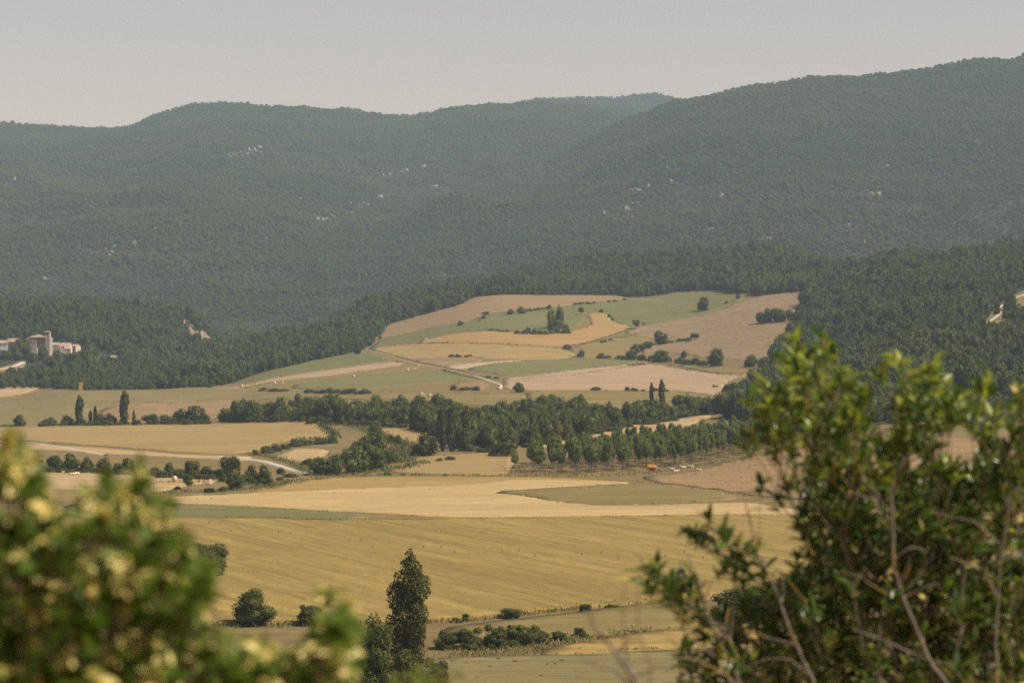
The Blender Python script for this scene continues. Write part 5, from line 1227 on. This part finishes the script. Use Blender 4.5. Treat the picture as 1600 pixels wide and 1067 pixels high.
# right shrub, about nine metres off
def right_shrub():
    rx = px(1480, 900, 9.2).x; root = Vector((rx, 9.2, float(height(rx, 9.2)) - .05))
    o = empty('laurel_shrub', root); tag(o, 'dark glossy leaved shrub with lichened branches at lower right', 'shrub')
    poly = [(1075, 832), (1110, 800), (1130, 835), (1160, 850), (1190, 868), (1228, 872), (1252, 835), (1242, 805), (1272, 775), (1272, 745), (1262, 712), (1230, 690), (1190, 690), (1165, 694), (1152, 682), (1180, 640), (1170, 612), (1212, 592), (1226, 562), (1240, 540), (1278, 524), (1300, 545), (1292, 565), (1305, 578), (1342, 572), (1354, 610), (1346, 640),
            (1330, 655), (1352, 660), (1400, 622), (1378, 572), (1402, 556), (1440, 572), (1462, 556), (1478, 575), (1482, 602), (1512, 606), (1540, 582), (1552, 592), (1535, 632), (1566, 640), (1600, 595), (1660, 580), (1680, 1110), (1020, 1110), (1062, 1010), (1100, 960), (1150, 930), (1120, 880)]
    gaps = [(1500, 692, 42, 24), (1420, 712, 22, 22), (1545, 688, 12, 14), (1120, 905, 30, 30), (1378, 640, 14, 20), (1260, 700, 12, 12), (1215, 900, 14, 10), (1355, 690, 8, 8)]
    tips = []
    for u, v in polyscatter(poly, 560, gaps): tips.append(px(u, v, rng.uniform(8.6, 9.9)))
    for u, v in polyscatter([(1230, 720), (1320, 690), (1400, 760), (1640, 720), (1660, 1110), (1150, 1110), (1200, 940), (1260, 860)], 700): tips.append(px(u, v, rng.uniform(9.2, 10.6)))
    for u, v in polyscatter([(988, 905), (1012, 886), (1060, 880), (1086, 905), (1072, 945), (1030, 940)], 16): tips.append(px(u, v, rng.uniform(8.5, 8.9)))
    for u, v in [(1240, 530), (1282, 526), (1270, 545), (1295, 552), (1200, 600), (1172, 612), (1180, 650), (1160, 686), (1232, 566), (1330, 580), (1345, 600), (1380, 566), (1405, 560), (1448, 568), (1465, 560), (1505, 605), (1535, 590), (1545, 586), (1590, 600), (1100, 805), (1085, 828), (1128, 832), (1170, 855), (1210, 700), (1190, 760), (1212, 770), (1225, 750), (1140, 880), (1150, 890)]:
        tips.append(px(u, v, rng.uniform(8.6, 9.0)))
    for u, v in polyscatter([(1180, 610), (1240, 545), (1300, 560), (1350, 610), (1400, 640), (1460, 580), (1540, 640), (1640, 600), (1640, 760), (1560, 740), (1440, 760), (1300, 740), (1190, 690)], 110, gaps): tips.append(px(u, v, rng.uniform(8.6, 9.6)))
    segs, dirs = grow(root, tips, .05)
    link('twigs', tubes_mesh('twigs', segs, M['bark_lichen'], 5), None, o)['kind'] = 'stuff'
    o.children[0].data.transform(Matrix.Translation(-root))
    T = [leaf_template(.072, .026, .35, .25), leaf_template(.056, .025, .6, .6), leaf_template(.082, .022, .25, .12)]
    sp = []
    for p, d in dirs:
        d = (d + Vector((0, -.1, .55))).normalized()
        sp += rosette(p, d, rng.randint(8, 12), 1.0, 3, (lambda q=min(.75, max(.04, (p.z - CZ + .75) * .75)): 2 if rng.random() < q else 0 if rng.random() < .985 else 1), 1.0, .09)  # higher rosettes more often take the brighter leaf, so tops look sunlit by colour
    put_leaves(o, sp, 'leaf', T, [M['leaf_r'], M['leaf_y'], M['leaf_young_sunlit']])
    B = [([(1500, 1120), (1478, 1067), (1453, 1033), (1431, 983), (1409, 930), (1397, 886), (1395, 814), (1392, 767), (1397, 745), (1414, 714)], 16, 6), ([(1453, 1033), (1412, 1014), (1370, 995), (1331, 983)], 8, 4),
         ([(1290, 1120), (1272, 1067), (1253, 1026), (1237, 992), (1219, 942), (1197, 889), (1184, 864), (1172, 814), (1164, 780)], 11, 5), ([(1194, 886), (1169, 867), (1147, 856), (1100, 854)], 6, 3),
         ([(1175, 1120), (1156, 1067), (1128, 1011), (1109, 967), (1091, 909), (1075, 867)], 10, 4), ([(1128, 1001), (1133, 975), (1139, 948)], 10, 6), ([(1559, 1120), (1556, 1000), (1559, 936), (1562, 876), (1569, 839), (1577, 792), (1578, 767)], 10, 5),
         ([(1558, 930), (1537, 892), (1510, 880), (1484, 870)], 7, 4), ([(1561, 848), (1540, 830), (1522, 814), (1490, 808), (1459, 801)], 6, 3), ([(1397, 872), (1425, 854), (1459, 864), (1440, 895), (1419, 920)], 5, 4), ([(1410, 935), (1444, 917), (1469, 911)], 6, 4),
         ([(1384, 930), (1378, 923), (1344, 901), (1303, 892)], 5, 3), ([(1393, 812), (1375, 801), (1372, 773), (1352, 750), (1344, 728), (1360, 712)], 7, 4), ([(1372, 783), (1333, 770), (1319, 748)], 5, 3), ([(1113, 994), (1059, 957), (1012, 941)], 6, 3), ([(1118, 1026), (1085, 1000), (1059, 978)], 6, 3),
         ([(1219, 942), (1224, 925), (1222, 900)], 9, 7), ([(1243, 1007), (1215, 1000), (1190, 992)], 7, 4), ([(1265, 1055), (1235, 1030), (1200, 1028), (1160, 1045)], 5, 3), ([(1453, 1033), (1480, 1035), (1500, 1055)], 5, 3), ([(1160, 1075), (1130, 1050), (1090, 1030), (1060, 1028)], 7, 4), ([(1560, 880), (1590, 865), (1620, 850)], 7, 4)]
    for pts, w0, w1 in B:
        d0 = rng.uniform(8.45, 8.6); P = []
        for a, b in zip(pts, pts[1:]):
            for t in (0, .33, .67): P.append(px(a[0] + (b[0] - a[0]) * t + rng.uniform(-1, 1), a[1] + (b[1] - a[1]) * t + rng.uniform(-1, 1), d0 + rng.uniform(-.01, .01)) - root)
        P.append(px(*pts[-1], d0) - root); n = len(P)
        link('branch', tubes_mesh('branch', [(P, [(w0 + (w1 - w0) * i / (n - 1)) * .5 * 8.5 / F / 2 * rng.uniform(.9, 1.15) for i in range(n)])], M['bark_lichen'], 8), None, o)
right_shrub()
def bare_shrub():
    P0 = px(1010, 1150, 5.6); root = Vector((P0.x, 5.6, float(height(P0.x, 5.6)) - .05)); o = empty('bare_shrub', root); tag(o, 'bare grey twigs rising at the bottom left of the dark shrub', 'shrub')
    link('stem', tubes_mesh('stem', [([root - root, px(1012, 1120, 5.6) - root], [.018, .010])], M['bark_lichen'], 7), None, o)
    for pts, w in [([(1012, 1120), (990, 1058), (958, 1010), (932, 989), (921, 957)], 10), ([(1000, 1085), (958, 1045), (930, 1040), (900, 1020)], 6), ([(985, 1050), (975, 1010), (972, 960), (978, 905)], 4), ([(1005, 1100), (1020, 1050), (1000, 990), (995, 930), (1000, 900)], 4), ([(965, 1018), (985, 1000), (1010, 1010)], 5), ([(990, 1058), (1030, 1040), (1060, 1050)], 5)]:
        P = []
        for a, b in zip(pts, pts[1:]):
            for t in (0, .5): P.append(px(a[0] + (b[0] - a[0]) * t + rng.uniform(-2, 2), a[1] + (b[1] - a[1]) * t, 5.6) - root)
        P.append(px(*pts[-1], 5.6) - root); n = len(P)
        link('twig', tubes_mesh('twig', [(P, [w * (1 - .6 * i / n) * 5.6 / F / 2 for i in range(n)])], M['bark_lichen'], 6), None, o)
bare_shrub()
def left_shrub():
    rx = px(140, 1067, 4.2).x; root = Vector((rx, 4.3, float(height(rx, 4.3)) - .05)); o = empty('maple_shrub', root); tag(o, 'blurred shrub with green leaves and yellow seed clusters at lower left', 'shrub')
    poly = [(-60, 690), (20, 684), (48, 692), (52, 752), (100, 785), (125, 770), (140, 755), (200, 730), (240, 735), (246, 780), (290, 830), (328, 850), (345, 880), (325, 930), (318, 985), (420, 1005), (500, 1000), (480, 950), (515, 915), (555, 905), (572, 922), (548, 965), (555, 1010), (560, 1100), (-60, 1110)]
    gaps = [(150, 985, 55, 22), (20, 960, 30, 30), (85, 745, 30, 24), (390, 960, 60, 30)]
    tips = [px(u, v, rng.uniform(3.6, 4.7)) for u, v in polyscatter(poly, 420, gaps)]
    tips += [px(u, v, rng.uniform(4.5, 5.3)) for u, v in polyscatter([(-60, 790), (240, 800), (310, 880), (300, 960), (250, 1000), (540, 1040), (540, 1110), (-60, 1110)], 150, gaps)]
    tips += [px(u, v, rng.uniform(3.9, 4.9)) for u, v in polyscatter([(300, 1000), (420, 1010), (500, 1005), (560, 990), (566, 1110), (300, 1110)], 60)]
    segs, dirs = grow(root, tips, .016)
    link('twigs', tubes_mesh('twigs', segs, M['twig'], 5), None, o)['kind'] = 'stuff'
    o.children[0].data.transform(Matrix.Translation(-root))
    T = [lobed_template(.036), lobed_template(.030), leaf_template(.030, .014, .3, .3)]
    sp = []
    for p, d in dirs:
        d = (d + Vector((0, -.2, .5))).normalized(); yel = rng.random() < .68
        for s in rosette(p, d, rng.randint(5, 8), 1.1, 2, lambda: 0, 1.25, .06): sp.append(s)
        if yel:
            for s in rosette(p - Vector((0, .012, .004)), (d + Vector((0, -.8, -.6))).normalized(), rng.randint(4, 8), .9, 1, lambda: 1, 1.05, .03): sp.append((s[0], s[1], s[2], 2, 1))
    put_leaves(o, sp, 'leaf', T, [M['leaf_l'], M['leaf_y']])
left_shrub()
def sprig():
    rx = px(670, 1100, 5.0).x; root = Vector((rx, 5.0, float(height(rx, 5.0)) - .05)); o = empty('sapling', root); tag(o, 'light green leafy sprig at the bottom edge by the poplar', 'sapling')
    tips = [px(u, v, 5 + rng.uniform(-.12, .12)) for u, v in [(628, 1048), (640, 1060), (652, 1050), (668, 1042), (662, 1062), (685, 1048), (700, 1056), (676, 1066), (715, 1052), (612, 1064), (690, 1072), (650, 1080), (630, 1085), (705, 1085)]]
    segs, dirs = grow(root, tips, .010)
    link('stem', tubes_mesh('stem', segs, M['twig'], 5), None, o).data.transform(Matrix.Translation(-root))
    sp = []
    for p, d in dirs: sp += rosette(p, (d + Vector((0, 0, .6))).normalized(), 6, .9, 1, lambda: 0, 1.0, .05)
    put_leaves(o, sp, 'leaf', [leaf_template(.034, .014, .35, .25)], [leaf_mat('fresh_leaves', (0.10, 0.15, 0.025), (0.16, 0.20, 0.035), .4, .5)])
sprig()

# ------------------------------------------------------------------ haze
hz_m, n = new_mat('haze'); pv = N(n, 'ShaderNodeVolumePrincipled'); pv.inputs['Color'].default_value = (0.72, 0.90, 0.98, 1); pv.inputs['Density'].default_value = 6.0e-5; pv.inputs['Anisotropy'].default_value = 0.0
n.links.new(pv.outputs[0], N(n, 'ShaderNodeOutputMaterial').inputs['Volume'])
zlo = float(GZ.min()) - 1.0; zhi = float(GZ.max()) + 25
hb = link('haze', boxes_mesh('haze', [(-5900, 5900, -160, 8700, zlo, zhi)], hz_m)); tag(hb, 'thin summer haze filling the valley air', 'haze', kind='stuff')
hb.display_type = 'WIRE'
